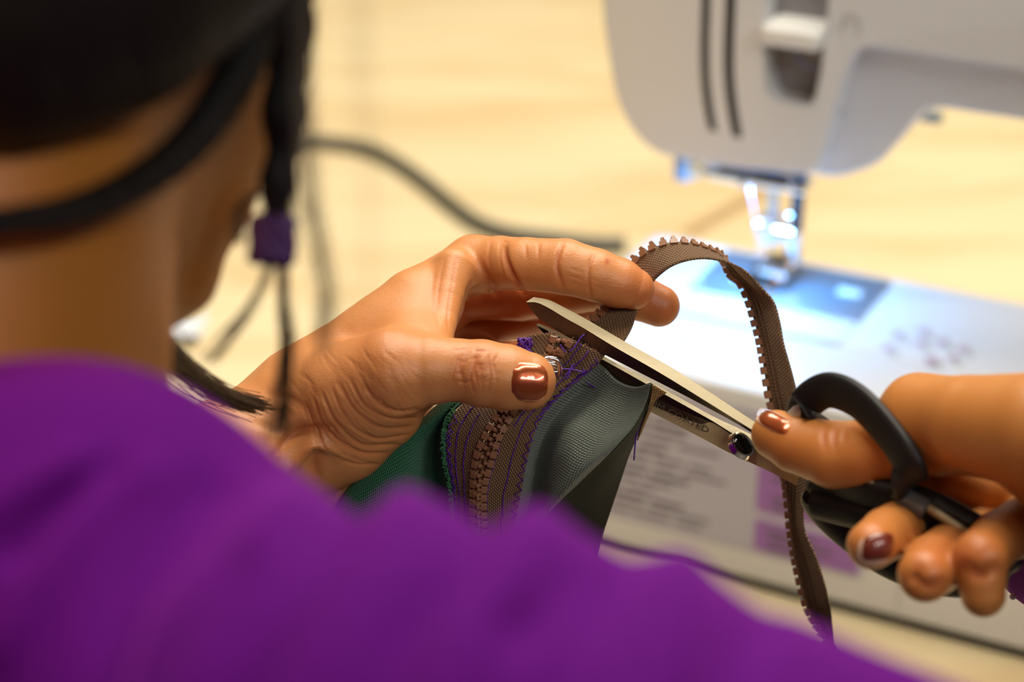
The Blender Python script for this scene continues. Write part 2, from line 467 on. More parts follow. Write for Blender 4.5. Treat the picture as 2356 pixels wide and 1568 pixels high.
# ================================================================== work table
table = root('work_table', (0.2, 1.5, 0), 'large pale wooden work table under the sewing machine', 'table')
bm = bmesh.new(); box_bm(bm, -1.6, 2.0, 0.52, 2.9, TABLE - 0.03, TABLE, 0.003)
link('tabletop', from_bm(bm), M['wood'], table, smooth=False)
for x in (-1.5, 1.9):
    for y in (0.62, 2.8):
        bm = bmesh.new(); box_bm(bm, x - 0.03, x + 0.03, y - 0.03, y + 0.03, 0, TABLE - 0.0305, 0.003)
        link('leg', from_bm(bm), M['wood'], table, smooth=False)
def on_table(px, py, z=TABLE):
    d = FW + np.array([1.0, 0, 0]) * (px - 1178) / FPX - UP * (py - 784) / FPX
    t = (z - CW[2]) / d[2]
    return CW + d * t
# inlaid brown strip on the table top behind the machine
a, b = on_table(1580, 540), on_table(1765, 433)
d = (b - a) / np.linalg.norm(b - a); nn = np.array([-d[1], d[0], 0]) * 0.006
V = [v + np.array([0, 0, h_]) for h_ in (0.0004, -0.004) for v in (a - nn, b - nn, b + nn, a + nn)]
link('brown_strip', mesh(V, [(0, 1, 2, 3), (7, 6, 5, 4), (0, 4, 5, 1), (1, 5, 6, 2), (2, 6, 7, 3), (3, 7, 4, 0)]), mat('strip_brown', (0.40, 0.26, 0.12), 0.6), table, smooth=False)

# ================================================================== power cord
cord_px = [(560, 345), (640, 330), (690, 325), (760, 328), (840, 340), (910, 372), (980, 420), (1040, 470), (1100, 512), (1170, 536), (1260, 548), (1360, 560), (1440, 562)]
P = np.array([on_table(x, y, TABLE + 0.0053) for x, y in cord_px]); P = catmull(P, 90)
cord = link('power_cord', tube_mesh([P], 0.0052, 10, view=False), mat('grey_cord', (0.10, 0.095, 0.07), 0.5))
tag(cord, 'dark grey power cord curving across the pale table behind the hand', 'cord')

# paper scrap beyond the chin
bm = bmesh.new(); bmesh.ops.create_grid(bm, x_segments=12, y_segments=12, size=0.5)
c = on_table(440, 765)
for v in bm.verts:
    x, y = v.co.x, v.co.y
    v.co = Vector((c[0] - 0.015 + 0.045 * x, c[1] + 0.04 * y, TABLE + 0.004 + 0.003 * math.sin(9 * x + 4 * y) + 0.002 * math.cos(11 * y)))
r = bmesh.ops.solidify(bm, geom=bm.faces[:], thickness=0.0003)
pp = link('paper_scrap', from_bm(bm), mat('white_paper', (0.62, 0.64, 0.68), 0.7))
tag(pp, 'crumpled white paper scrap on the table beyond the chin', 'paper')


# ================================================================== sewing machine (local millimetres, front face y=0)
YAW = math.radians(-26.8)
sm = root('sewing_machine', (0.0866, 0.8100, TABLE), 'white sewing machine with a purple and grey stitch chart on its base', 'sewing machine', rz=YAW)
sm_w = np.array(Matrix.Rotation(YAW, 3, 'Z'))
def sm_link(name, bm_or_me, m, parent=None, smooth=True):
    me = from_bm(bm_or_me) if isinstance(bm_or_me, bmesh.types.BMesh) else bm_or_me
    if max((abs(c) for v in me.vertices for c in v.co), default=0) > 2: me.transform(Matrix.Scale(0.001, 4))
    return link(name, me, m, parent or sm, smooth, local=True)
def autosmooth(o, ang=40):
    me = o.data; bm = bmesh.new(); bm.from_mesh(me)
    for e in bm.edges: e.smooth = not (len(e.link_faces) == 2 and e.calc_face_angle(0) > math.radians(ang))
    bm.to_mesh(me); bm.free()
def prism(outline, y0, y1, bev=0.0, seg=4, both=False):
    """outline in (x, z); the face at y0 gets a rounded rim"""
    bm = bmesh.new()
    vs0 = [bm.verts.new((x, y0, z)) for x, z in outline]
    f = bm.faces.new(vs0)
    r = bmesh.ops.extrude_face_region(bm, geom=[f])
    for v in r['geom']:
        if isinstance(v, bmesh.types.BMVert): v.co.y = y1
    bmesh.ops.recalc_face_normals(bm, faces=bm.faces)
    if bev:
        es = [e for e in bm.edges if all(abs(v.co.y - y0) < 1e-6 for v in e.verts) or (both and all(abs(v.co.y - y1) < 1e-6 for v in e.verts))]
        bmesh.ops.bevel(bm, geom=es, offset=bev, segments=seg, affect='EDGES', profile=0.5, clamp_overlap=True)
    return bm
def rounded(poly, r, n=6):
    """round the corners of a polygon; r number or list"""
    out = []; m = len(poly)
    for i in range(m):
        p = np.array(poly[i], float); a = np.array(poly[i - 1], float); c = np.array(poly[(i + 1) % m], float)
        rr = r[i] if isinstance(r, (list, tuple)) else r
        d1 = a - p; d2 = c - p; l1, l2 = np.linalg.norm(d1), np.linalg.norm(d2)
        t = min(rr, l1 * 0.49, l2 * 0.49)
        if t < 0.01: out.append(tuple(p)); continue
        s, e = p + d1 / l1 * t, p + d2 / l2 * t
        for k in range(n + 1):
            u = k / n; out.append(tuple((1 - u) ** 2 * s + 2 * u * (1 - u) * p + u * u * e))
    return out
def boolean(me, cutter, op='DIFFERENCE'):
    a = bpy.data.objects.new('tmp_a', me); b = bpy.data.objects.new('tmp_b', cutter)
    COL.objects.link(a); COL.objects.link(b)
    md = a.modifiers.new('b', 'BOOLEAN'); md.object = b; md.operation = op; md.solver = 'EXACT'
    dg = bpy.context.evaluated_depsgraph_get(); res = bpy.data.meshes.new_from_object(a.evaluated_get(dg))
    bpy.data.objects.remove(a); bpy.data.objects.remove(b); return res

WP = M['white_plastic']
# base body behind the tray, tray with the chart, bed
base_out = rounded([(-92, 6), (300, 6), (300, 104), (-92, 104)], [4, 4, 3, 10])
o = sm_link('base', prism(base_out, 64.5, 152, 5, both=True), WP); autosmooth(o)
tray = rounded([(-92, 6), (300, 6), (300, 105), (-92, 105)], [4, 4, 3, 10])
o = sm_link('accessory_tray', prism(tray, 0, 60.5, 7, 5), WP); autosmooth(o)
bm = bmesh.new(); box_bm(bm, -86, 292, 3, 148, 0.2, 6.2)  # recessed slab coloured dark to paint in the shadow gap under the base
sm_link('base_shadow_foot', bm, M['dark_grey'], smooth=False)
bm = bmesh.new(); box_bm(bm, 100.2, 100.7, -0.15, 0.5, 5, 99)
sm_link('seam_line', bm, mat('seam_grey', (0.35, 0.33, 0.31), 0.6), smooth=False)
# bed details: metal needle plate, bobbin window, gap
plate = mat('bed_plate_steel', (0.42, 0.50, 0.62), 0.3, 0.7)
bm = bmesh.new(); box_bm(bm, -44, 45, 92, 146, 103.6, 105.4, 0.8)
np_o = sm_link('needle_plate', bm, plate); autosmooth(np_o)
bm = bmesh.new(); box_bm(bm, -42, 44, 65, 91, 103.6, 105.2, 0.7)
o = sm_link('front_bed_cover', bm, WP); autosmooth(o)
bm = bmesh.new()
for i in range(5): box_bm(bm, -20 + i * 4.2, -18 + i * 4.2, 112, 136, 105.3, 106.1, 0.2)
sm_link('feed_dog', bm, M['chrome'])
bm = bmesh.new(); box_bm(bm, 25, 37, 118, 124, 105.3, 106.6, 0.5)
sm_link('plate_latch', bm, mat('latch_white', (0.85, 0.87, 0.9), 0.2))
# stitch chart
chart = mat('chart_grey', (0.47, 0.46, 0.56), 0.5)
o = sm_link('stitch_chart', prism(rounded([(-52, 21), (83, 21), (83, 96), (-52, 96)], 5), -0.35, 0.4), chart, smooth=False)
pur = mat('chart_purple', (0.32, 0.14, 0.45), 0.5)
for z0, z1 in ((44.5, 79), (23.5, 40)):
    sm_link('chart_box', prism(rounded([(30, z0), (80.5, z0), (80.5, z1), (30, z1)], 2), -0.6, -0.2), pur, o, smooth=False)
bm = bmesh.new(); rr = random.Random(3)
z = 92.0; row = 0
while z > 24:
    x = -46 + rr.uniform(0, 4); n = 2 if row % 3 == 0 else rr.randint(2, 4)
    for k in range(n):
        w = rr.uniform(8, 22)
        if x + w > 24: break
        hgt = 1.5 if row % 3 else 2.2
        box_bm(bm, x, x + w, -0.5, -0.2, z - hgt, z); x += w + rr.uniform(1.5, 4)
    z -= 4.6; row += 1
for zz in (74, 69, 64, 54, 49.5, 36, 32, 27):
    x = 35 + rr.uniform(0, 3)
    for k in range(2):
        w = rr.uniform(8, 17); box_bm(bm, x, min(x + w, 78), -0.75, -0.4, zz - 2.0, zz); x += w + 2.5
pl = sm_link('chart_print', bm, mat('chart_ink', (0.12, 0.10, 0.13), 0.6), o, smooth=False); tag(pl, kind='stuff')
# floral print on the bed: petals lying flat
bm = bmesh.new(); rr = random.Random(5); bg = bmesh.new()
for k in range(9):
    cx = 66 + rr.uniform(0, 34); cy = 64 + rr.uniform(0, 34)
    for q in range(5):
        a = q * 2 * PI / 5; r = rr.uniform(1.6, 2.6)
        m4 = Matrix.Translation((cx + r * math.cos(a), cy + r * math.sin(a), 105.15)) @ Matrix.Rotation(a, 4, 'Z') @ Matrix.Diagonal((1.5, 0.9, 0.1, 1))
        bmesh.ops.create_icosphere(bm, subdivisions=1, radius=1, matrix=m4)
    m4 = Matrix.Translation((cx + 4, cy - 4, 105.12)) @ Matrix.Rotation(rr.uniform(0, 6), 4, 'Z') @ Matrix.Diagonal((3.2, 0.8, 0.08, 1))
    bmesh.ops.create_icosphere(bg, subdivisions=1, radius=1, matrix=m4)
fl_o = sm_link('flower_print', bm, mat('flower_pink', (0.78, 0.40, 0.48), 0.5)); tag(fl_o, kind='stuff')
o = sm_link('leaf_print', bg, mat('leaf_green', (0.58, 0.66, 0.46), 0.5)); tag(o, kind='stuff')

# head and arm: rear body, rounded front shell with the take-up lever window
rear = rounded([(-84, 330), (-84, 200), (-66, 180), (26, 174), (46, 184), (56, 199), (66, 217), (212, 217), (212, 100), (300, 100), (300, 330)], [4, 10, 14, 8, 20, 16, 10, 10, 4, 4, 20])
o = sm_link('rear_body', prism(rear, 96, 176, 8, 4, both=True), WP); autosmooth(o)
front = rounded([(-90, 335), (-89, 246), (-79, 199), (-62, 179), (-20, 178.5), (22, 182), (27, 205), (31.5, 229), (38, 247.5), (206, 247), (206, 104), (300, 104), (300, 335)], [4, 40, 22, 26, 10, 6, 20, 14, 9, 10, 2, 4, 20])
fm = from_bm(prism(front, 77, 100, 10, 6))
cut = from_bm(prism(rounded([(-10, 420), (-7, 240), (-3.5, 214.5), (19.5, 214.5), (22.5, 240), (26, 420)], [0, 30, 7, 7, 30, 0]), 70, 93))
fm = boolean(fm, cut)
o = sm_link('front_shell', fm, WP); autosmooth(o)
win = mat('window_grey', (0.24, 0.23, 0.24), 0.5)
bm = bmesh.new(); box_bm(bm, -12, 28, 92.6, 95, 208, 330); sm_link('lever_window', bm, win, smooth=False)
bm = bmesh.new(); box_bm(bm, -6.5, 22, 70, 94, 243, 252.5, 3.5, 4)
o = sm_link('take_up_lever', bm, mat('lever_white', (0.80, 0.80, 0.77), 0.35)); autosmooth(o)
bp = [(3, 92.2, 244), (3.5, 92.2, 236), (6.5, 92.2, 231), (12, 92.2, 229), (20, 92.2, 228.5)]
sm_link('thread_guide', tube_mesh([catmull(bp, 20)], 0.9, 6, view=False), mat('guide_blue', (0.25, 0.30, 0.55), 0.4))
def band(line, w, y, depth=1.2):
    c = catmull(line, 24); V = []; F = []
    for i, (x, z, yy) in enumerate(c):
        for sx in (-w / 2, w / 2):
            for sy in (0, depth): V.append((x + sx, yy + sy, z))
    for i in range(len(c) - 1):
        a = i * 4; b = a + 4
        F += [(a, a + 2, b + 2, b), (a + 1, b + 1, b + 3, a + 3), (a, b, b + 1, a + 1), (a + 2, a + 3, b + 3, b + 2)]
    n = 4 * (len(c) - 1); F += [(0, 1, 3, 2), (n, n + 2, n + 3, n + 1)]
    me = mesh(V, F); b = bmesh.new(); b.from_mesh(me); bmesh.ops.recalc_face_normals(b, faces=b.faces); b.to_mesh(me); b.free(); return me
sm_link('thread_slot', band([(-36, 330, 76.6), (-35.5, 258, 76.6), (-34.5, 225, 76.6), (-31, 203, 76.6), (-27, 189, 77.6), (-25, 184, 78.4)], 4.2, 76.6), M['dark_grey'], smooth=False)
sm_link('thread_slot', band([(-24, 330, 76.6), (-23.5, 258, 76.6), (-22.5, 225, 76.6), (-18, 200, 76.6), (-12.8, 181, 78.6)], 4.8, 76.6), M['dark_grey'], smooth=False)
arc = [(30.5, 77 - 0.3, 253), (30.8, 76.7, 258), (32.5, 76.7, 261), (35, 76.7, 261.5), (37.3, 76.7, 259), (37.5, 76.7, 253)]
sm_link('arch_mark', tube_mesh([catmull(arc, 20)], 0.55, 6, view=False), mat('mark_grey', (0.5, 0.48, 0.47), 0.5))
# under the head: thread guide plate, lamp, needle group
steel = mat('guide_steel', (0.62, 0.70, 0.78), 0.18, 1.0)
bm = bmesh.new(); box_bm(bm, -42, 12, 96, 110, 163.5, 168, 1.2); o = sm_link('guide_plate', bm, steel); autosmooth(o)
bm = bmesh.new(); box_bm(bm, -40, 8, 110, 122, 168, 183, 1.0); sm_link('bar_housing', bm, mat('housing_blue_grey', (0.30, 0.38, 0.46), 0.4))
bm = bmesh.new(); box_bm(bm, -65, -57, 118, 124, 150, 186, 1.2); o = sm_link('buttonhole_lever', bm, mat('lever_grey', (0.22, 0.27, 0.33), 0.4)); autosmooth(o)
bm = bmesh.new(); box_bm(bm, -50, -45, 100, 108, 160, 176, 1.0); sm_link('thread_hook', bm, steel)
bm = bmesh.new(); box_bm(bm, 37, 44, 177, 183, 181, 215, 1.0); box_bm(bm, 37, 54, 177, 184, 179.5, 185.5, 2.0)
o = sm_link('presser_lever', bm, mat('lever_green_grey', (0.34, 0.38, 0.37), 0.4)); autosmooth(o)
def cyl(x, y, z0, z1, r, seg=20):
    bm = bmesh.new(); m4 = Matrix.Translation((x, y, (z0 + z1) / 2))
    bmesh.ops.create_cone(bm, cap_ends=True, segments=seg, radius1=r, radius2=r, depth=z1 - z0, matrix=m4); return bm
o = sm_link('needle_bar', cyl(-12, 120, 138, 180, 3.2), steel); autosmooth(o)
o = sm_link('presser_bar', cyl(-1, 126, 132, 182, 3.4), mat('bar_black', (0.03, 0.03, 0.035), 0.3, 0.6)); autosmooth(o)
bm = cyl(-12, 119, 126, 140, 5.4); m4 = Matrix.Translation((-4, 117, 133)) @ Matrix.Rotation(PI / 2, 4, 'Y')
bmesh.ops.create_cone(bm, cap_ends=True, segments=16, radius1=3.2, radius2=3.2, depth=9, matrix=m4)
bmesh.ops.create_icosphere(bm, subdivisions=3, radius=2.6, matrix=Matrix.Translation((-17, 114, 136)))
o = sm_link('needle_clamp', bm, M['chrome']); autosmooth(o)
bm = bmesh.new(); bmesh.ops.create_cone(bm, cap_ends=True, segments=10, radius1=0.25, radius2=0.8, depth=26, matrix=Matrix.Translation((-12, 119, 114)))
sm_link('needle', bm, M['chrome'])
bm = cyl(-1, 124, 116, 133, 4.2); box_bm(bm, -14, 1, 108, 128, 110, 117, 1.5); o = sm_link('foot_ankle', bm, M['chrome']); autosmooth(o)
bm = bmesh.new(); box_bm(bm, -20, -13.4, 100, 134, 106.4, 108.6, 0.8); box_bm(bm, -10.6, -4, 100, 134, 106.4, 108.6, 0.8); box_bm(bm, -20, -4, 116, 130, 107.4, 110.4, 1.0)
o = sm_link('presser_foot', bm, M['chrome']); autosmooth(o)
for q, (x, y, z) in enumerate([(5, 96, 168), (-20, 95, 164), (-24, 104, 107.5), (-16, 98, 108), (-2, 118, 142), (-40, 96, 106.8)]):  # small chrome balls added to give soft round highlights
    bm = bmesh.new(); bmesh.ops.create_icosphere(bm, subdivisions=3, radius=1.7, matrix=Matrix.Translation((x, y, z))); sm_link('glint_ball', bm, M['chrome'])
sm_link('needle_thread', tube_mesh([catmull([(-14, 96, 186), (-17, 98, 166), (-16, 108, 140), (-13, 116, 110)], 30)], 0.3, 5, view=False), mat('pale_thread', (0.7, 0.62, 0.7), 0.5))
# column joining the arm to the base behind the frame edge
o = sm_link('column', prism(rounded([(214, 90), (300, 90), (300, 250), (214, 250)], 4), 70, 170, 6, both=True), WP); autosmooth(o)
# the machine's own lamp, under the head
led = bpy.data.lights.new('machine_lamp', 'AREA'); led.shape = 'RECTANGLE'; led.size = 0.05; led.size_y = 0.014; led.energy = 0.42; led.color = (0.16, 0.48, 1.0)
lo = bpy.data.objects.new('machine_lamp', led); COL.objects.link(lo); lo.parent = sm; lo.location = (-0.014, 0.104, 0.1625); lo.rotation_euler = (0.25, 0, 0)
bm = bmesh.new(); box_bm(bm, -39, 11, 97.5, 108.5, 163.0, 163.6); sm_link('lamp_cover', bm, mat('lamp_cover', (0.9, 0.95, 1.0), 0.4, Emission_Color=(0.6, 0.8, 1, 1), Emission_Strength=2.0), smooth=False)
def orient(me, c, x, z):
    me.transform(Matrix.Scale(0.001, 4))
    zz = Vector(to_w(c + z) - to_w(c)).normalized(); xx = Vector(to_w(c + x) - to_w(c)); xx = (xx - xx.dot(zz) * zz).normalized(); yy = zz.cross(xx)
    m4 = Matrix((xx, yy, zz)).transposed().to_4x4(); m4.translation = Vector(to_w(c)); me.transform(m4); return me

# ================================================================== green garment with its zipper
gar = root('zippered_garment', to_w(pv(1180, 1180, 596)), 'dark green cloth with a brown zipper held under the thumb, its tail looping', 'garment')
L_out = [(1062, 1300, 608), (1050, 1215, 602), (1044, 1130, 597), (1029, 1053, 594), (1027, 1002, 592), (1040, 960, 592), (1068, 925, 593), (1110, 890, 594), (1160, 840, 594), (1198, 803, 593), (1216, 772, 592)]
L_in = [(1088, 1300, 603), (1086, 1215, 598), (1085, 1130, 592), (1092, 1053, 589), (1111, 1007, 588), (1132, 969, 588), (1160, 935, 590), (1200, 885, 592), (1238, 840, 592), (1262, 800, 591), (1272, 764, 590)]
R_in = [(1119, 1300, 603), (1118, 1215, 598), (1118, 1124, 592), (1135, 1058, 589), (1151, 1010, 588), (1169, 976, 588), (1192, 945, 590), (1226, 898, 592), (1262, 852, 592), (1296, 810, 590), (1316, 780, 589)]
R_out = [(1182, 1300, 606), (1184, 1215, 601), (1197, 1142, 595), (1208, 1078, 592), (1220, 1027, 590), (1238, 976, 590), (1268, 934, 591), (1306, 896, 592), (1346, 862, 592), (1374, 838, 591), (1392, 816, 590)]
L_in = [(x + 5, y, d) for x, y, d in L_in]; R_in = [(x - (5 if y > 900 else 1), y, d) for x, y, d in R_in]
TL = Loft([L_out, L_in], 120, 14); TR = Loft([R_in, R_out], 120, 20)
tapes = [link('zipper_tape', TL.mesh(0.7), M['tape'], gar), link('zipper_tape', TR.mesh(0.7), M['tape'], gar)]
T_edge = [(1352, 762, 603), (1366, 738, 604), (1386, 722, 605), (1404, 700, 607), (1432, 655, 609), (1463, 602, 608), (1491, 577, 606), (1529, 562, 604), (1563, 558, 604), (1606, 566, 606), (1649, 583, 610), (1667, 600, 616), (1680, 628, 620), (1704, 649, 621), (1721, 688, 620), (1734, 731, 619), (1747, 778, 619), (1756, 833, 619), (1768, 906, 620), (1777, 945, 621), (1789, 1010, 624), (1805, 1097, 628), (1811, 1141, 630), (1817, 1202, 632), (1823, 1254, 633), (1835, 1314, 634), (1851, 1382, 635), (1869, 1423, 636), (1890, 1455, 637), (1916, 1497, 638), (1950, 1560, 640)]
P_edge = [(1424, 800, 596), (1440, 778, 598), (1455, 750, 600), (1466, 716, 603), (1482, 682, 604), (1499, 652, 602), (1521, 629, 599), (1545, 612, 597), (1576, 600, 597), (1615, 594, 598), (1655, 598, 602), (1689, 610, 606), (1717, 626, 609), (1756, 667, 611), (1781, 696, 612), (1794, 739, 612), (1803, 790, 612), (1820, 850, 613), (1832, 897, 614), (1838, 927, 615), (1850, 1010, 618), (1859, 1129, 622), (1848, 1174, 626), (1852, 1222, 627), (1875, 1274, 627), (1895, 1334, 628), (1907, 1382, 630), (1913, 1415, 633), (1916, 1450, 636), (1923, 1500, 638), (1956, 1560, 640)]
TT = Loft([T_edge, P_edge], 260, 10)
tail = link('zipper_tail', TT.mesh(0.7), M['tape'], gar); tag(tail, 'long loose brown tape tail with one row of teeth')
CB = Loft([[(x + 2, y, d + 1.0) for x, y, d in L_in[:9]], [(x - 2, y, d + 1.0) for x, y, d in R_in[:9]]], 60, 4)
link('chain_backing', CB.mesh(0.5), M['tooth'], gar)
# teeth: T-shaped plastic blocks
def tooth_mesh():
    o2 = [(-1.0, -1.12), (0.95, -1.12), (1.1, -0.42), (1.35, -0.38), (1.5, -0.62), (2.1, -0.58), (2.3, -0.3), (2.3, 0.3), (2.1, 0.58), (1.5, 0.62), (1.35, 0.38), (1.1, 0.42), (0.95, 1.12), (-1.0, 1.12)]
    bm = bmesh.new(); f = bm.faces.new([bm.verts.new((x, y, -1.15)) for x, y in o2])
    r = bmesh.ops.extrude_face_region(bm, geom=[f])
    vs_ = [v for v in r['geom'] if isinstance(v, bmesh.types.BMVert)]
    for v in vs_: v.co.z = 1.25
    bmesh.ops.recalc_face_normals(bm, faces=bm.faces)
    top = [e for e in bm.edges if all(v.co.z > 1 for v in e.verts)]
    bmesh.ops.bevel(bm, geom=top, offset=0.22, segments=1, affect='EDGES')
    me = from_bm(bm, 'tooth'); me.transform(Matrix.Scale(0.001, 4)); me.materials.append(M['tooth']); return me
tooth = tooth_mesh()
def place_tooth(loft, parent, t, edge, jit=0.0, lift=0.0, tilt=0.0):
    p, n, tg, ac = loft.at(t, edge)
    x = -ac if edge == 0 else ac
    p = p + n * lift
    if tilt: x = x * math.cos(tilt) + n * math.sin(tilt); n = np.cross(x, np.cross(n, x)); n /= np.linalg.norm(n)
    y = np.cross(n, x)
    ax = [to_w(p + v) - to_w(p) for v in (x, y, n)]
    ax = [Vector(a).normalized() for a in ax]
    if ax[0].cross(ax[1]).dot(ax[2]) < 0: ax[1] = -ax[1]
    m4 = Matrix((ax[0], ax[1], ax[2])).transposed().to_4x4(); m4.translation = Vector(to_w(p))
    o = bpy.data.objects.new('zipper_tooth', tooth); COL.objects.link(o); o.parent = parent
    o.matrix_local = wm(parent).inverted() @ m4
    return o
# locked chain: each right tooth sits half a step between two left teeth; towards the cut end the rows drift apart
edR = np.array([TR.at(q / 800, 0)[0] for q in range(801)])
nL = int(TL.len / 3.02); tl = [(k + 0.35) / nL for k in range(nL)]
for t in tl:
    if t < 0.985: place_tooth(TL, tapes[0], t, 1)
for t in tl:
    m_ = TL.at(t + 0.5 / nL, 1)[0]; q = np.argmin(np.linalg.norm(edR - m_, axis=1)) / 800
    if q < 0.985: place_tooth(TR, tapes[1], q, 0)
nT = int(TT.len / 3.05)
for k in range(nT):
    q = (k + 0.5) / nT; place_tooth(TT, tail, q, 0, lift=0.2, tilt=-1.0 * min(max((q - 0.24) / 0.08, 0), 1))
cords = [np.array([TT.at(q, w)[0] + TT.at(q, w)[1] * 0.4 for q in np.linspace(0.27, 0.99, 120)]) for w in (0.16, 0.30, 0.46)]
o = link('tape_cord', tube_mesh(cords, 0.34, 5), mat('cord_brown', (0.10, 0.05, 0.02), 0.7), tail); tag(o, kind='stuff')
# metal stop just above the thumb: a bent wire cup with a small plate
stp = catmull(pva([(1236, 846, 586.5), (1244, 831, 586), (1262, 824, 585.8), (1281, 828, 586), (1289, 844, 586.4), (1287, 868, 587)]), 40)
o = link('end_stop', tube_mesh([stp], 0.75, 10), M['chrome'], gar)
bm = bmesh.new(); box_bm(bm, -2.2, 2.2, -1.8, 1.8, -0.4, 0.4, 0.35, 3)
link('stop_plate', orient(from_bm(bm), pv(1266, 845, 587.2), np.array([1, 0.1, 0.1]), np.array([0.15, 0.45, -0.85])), M['chrome'], o)
# stitching
def stitch_line(loft, w, t0, t1, wob=0.02, lift=0.45, n=120, seed=0):
    rr = random.Random(seed); pts = []
    for i in range(n):
        t = t0 + (t1 - t0) * i / (n - 1)
        p, nn, tg, ac = loft.at(t, w + wob * math.sin(i * 0.35 + seed) * 0.6)
        pts.append(p + nn * (lift + 0.14 * math.sin(i * PI / 2.0)))
    return np.array(pts)
def zigzag(loft, w0, w1, t0, t1, pitch=1.5, lift=0.5, seed=1):
    rr = random.Random(seed); n = int(loft.len * (t1 - t0) / pitch); pts = []
    for i in range(n):
        t = t0 + (t1 - t0) * i / (n - 1)
        w = (w0 if i % 2 else w1) + rr.uniform(-0.035, 0.035)
        p, nn, tg, ac = loft.at(t + rr.uniform(-0.2, 0.2) * pitch / loft.len, w); pts.append(p + nn * lift)
    return np.array(pts)
th = [stitch_line(TL, 0.30, 0.02, 0.97, seed=1), stitch_line(TL, 0.58, 0.0, 0.62, seed=2), stitch_line(TR, 0.10, 0.05, 0.55, wob=0.01, seed=3), stitch_line(TR, 0.55, 0.0, 0.99, seed=4), stitch_line(TR, 0.28, 0.60, 1.0, seed=5)]
o = link('straight_stitch', tube_mesh(th, 0.22, 5), M['thread'], gar); tag(o, kind='stuff')
zz = [zigzag(TR, 0.84, 1.02, 0.0, 0.97, seed=1), zigzag(TL, 0.0, 0.16, 0.0, 0.6, 1.6, seed=2), zigzag(TL, -0.03, 0.12, 0.08, 0.55, 1.15, seed=3), zigzag(TR, 0.80, 0.99, 0.62, 0.9, 1.2, seed=6)]
o = link('zigzag_stitch', tube_mesh(zz, 0.24, 5), M['thread'], gar); tag(o, kind='stuff')
# knots of purple thread on the upper tape corner and across the tape
kn = []
for k in range(9):
    rr = random.Random(k); a = np.array([rr.gauss(0, 1), rr.gauss(0, 1), rr.gauss(0, 1)])
    kn.append(pv(1207, 796, 589) + np.array([[1.9 * math.sin(2.1 * s + k) * rr.uniform(.6, 1.2), 2.3 * math.cos(1.7 * s + 2 * k), 0.9 * math.sin(3 * s + k) - 0.3] for s in np.linspace(0, 4, 26)]))
for a, b in (((1238, 838), (1345, 858)), ((1300, 862), (1322, 838)), ((1303, 870), (1318, 846)), ((1290, 792), (1300, 812)), ((1310, 808), (1345, 770))):
    kn.append(np.array([pv(a[0] + (b[0] - a[0]) * s, a[1] + (b[1] - a[1]) * s + 3 * math.sin(6 * s), 588.6) for s in np.linspace(0, 1, 14)]))
o = link('thread_knot', tube_mesh(kn, 0.27, 5), M['thread'], gar); tag(o, kind='stuff')
# frayed green edge beside the left tape and brown fray on the cut ends
fr = []
for i in range(900):
    t = RNG.uniform(0.0, 0.62); p, nn, tg, ac = TL.at(t, 0.0)
    p = p - ac * RNG.uniform(0.0, 1.5) + nn * RNG.uniform(-0.6, 0.9)
    v = RNG.normal(0, 1, 3); v /= np.linalg.norm(v)
    fr.append(np.array([p + v * s * 0.8 + np.array([0, 0, -0.3]) * s * s for s in np.linspace(-0.5, 0.5, 4)]))
o = link('frayed_edge', tube_mesh(fr, 0.2, 4), M['fringe'], gar); tag(o, kind='stuff')
fr = []
for i in range(60):
    lo_, w = (TL, RNG.uniform(0, 1)) if i % 2 else (TR, RNG.uniform(0, 1))
    p, nn, tg, ac = lo_.at(1.0, w); v = tg + RNG.normal(0, 0.5, 3)
    fr.append(np.array([p + v * s + nn * 0.2 for s in np.linspace(-0.4, RNG.uniform(0.1, 0.7), 4)]))
o = link('cut_fray', tube_mesh(fr, 0.10, 4), M['tooth'], gar); tag(o, kind='stuff')
# green outer cloth left of the zipper: falls into a shadowed valley and rolls up to a lit ridge
g0 = [(1064, 1310, 609.5), (1050, 1215, 603.5), (1040, 1130, 598.5), (1026, 1053, 595.5), (1024, 1002, 593.5), (1040, 952, 593.5), (1070, 918, 594.5)]
g1 = [(1040, 1330, 618), (1020, 1240, 614), (1006, 1150, 611), (996, 1080, 608), (1000, 1010, 604), (1022, 962, 600), (1060, 922, 598)]
g2 = [(990, 1350, 612), (960, 1260, 607), (950, 1160, 603), (955, 1085, 600), (975, 1015, 599), (1010, 962, 598), (1050, 920, 599)]
g3 = [(905, 1360, 603), (870, 1270, 600), (875, 1165, 597), (895, 1080, 596), (935, 1015, 597), (985, 968, 599), (1035, 920, 601)]
g4 = [(800, 1340, 602), (770, 1250, 601), (790, 1155, 601), (838, 1082, 601), (900, 1026, 602), (965, 975, 604), (1025, 922, 605)]
g5 = [(770, 1330, 618), (752, 1245, 617), (782, 1150, 616), (832, 1078, 615), (896, 1022, 614), (962, 972, 613), (1022, 918, 612)]
GL = Loft([g0, g1, g2, g3, g4, g5], 60, 60)
link('green_panel', GL.mesh(0.6), M['green'], gar)
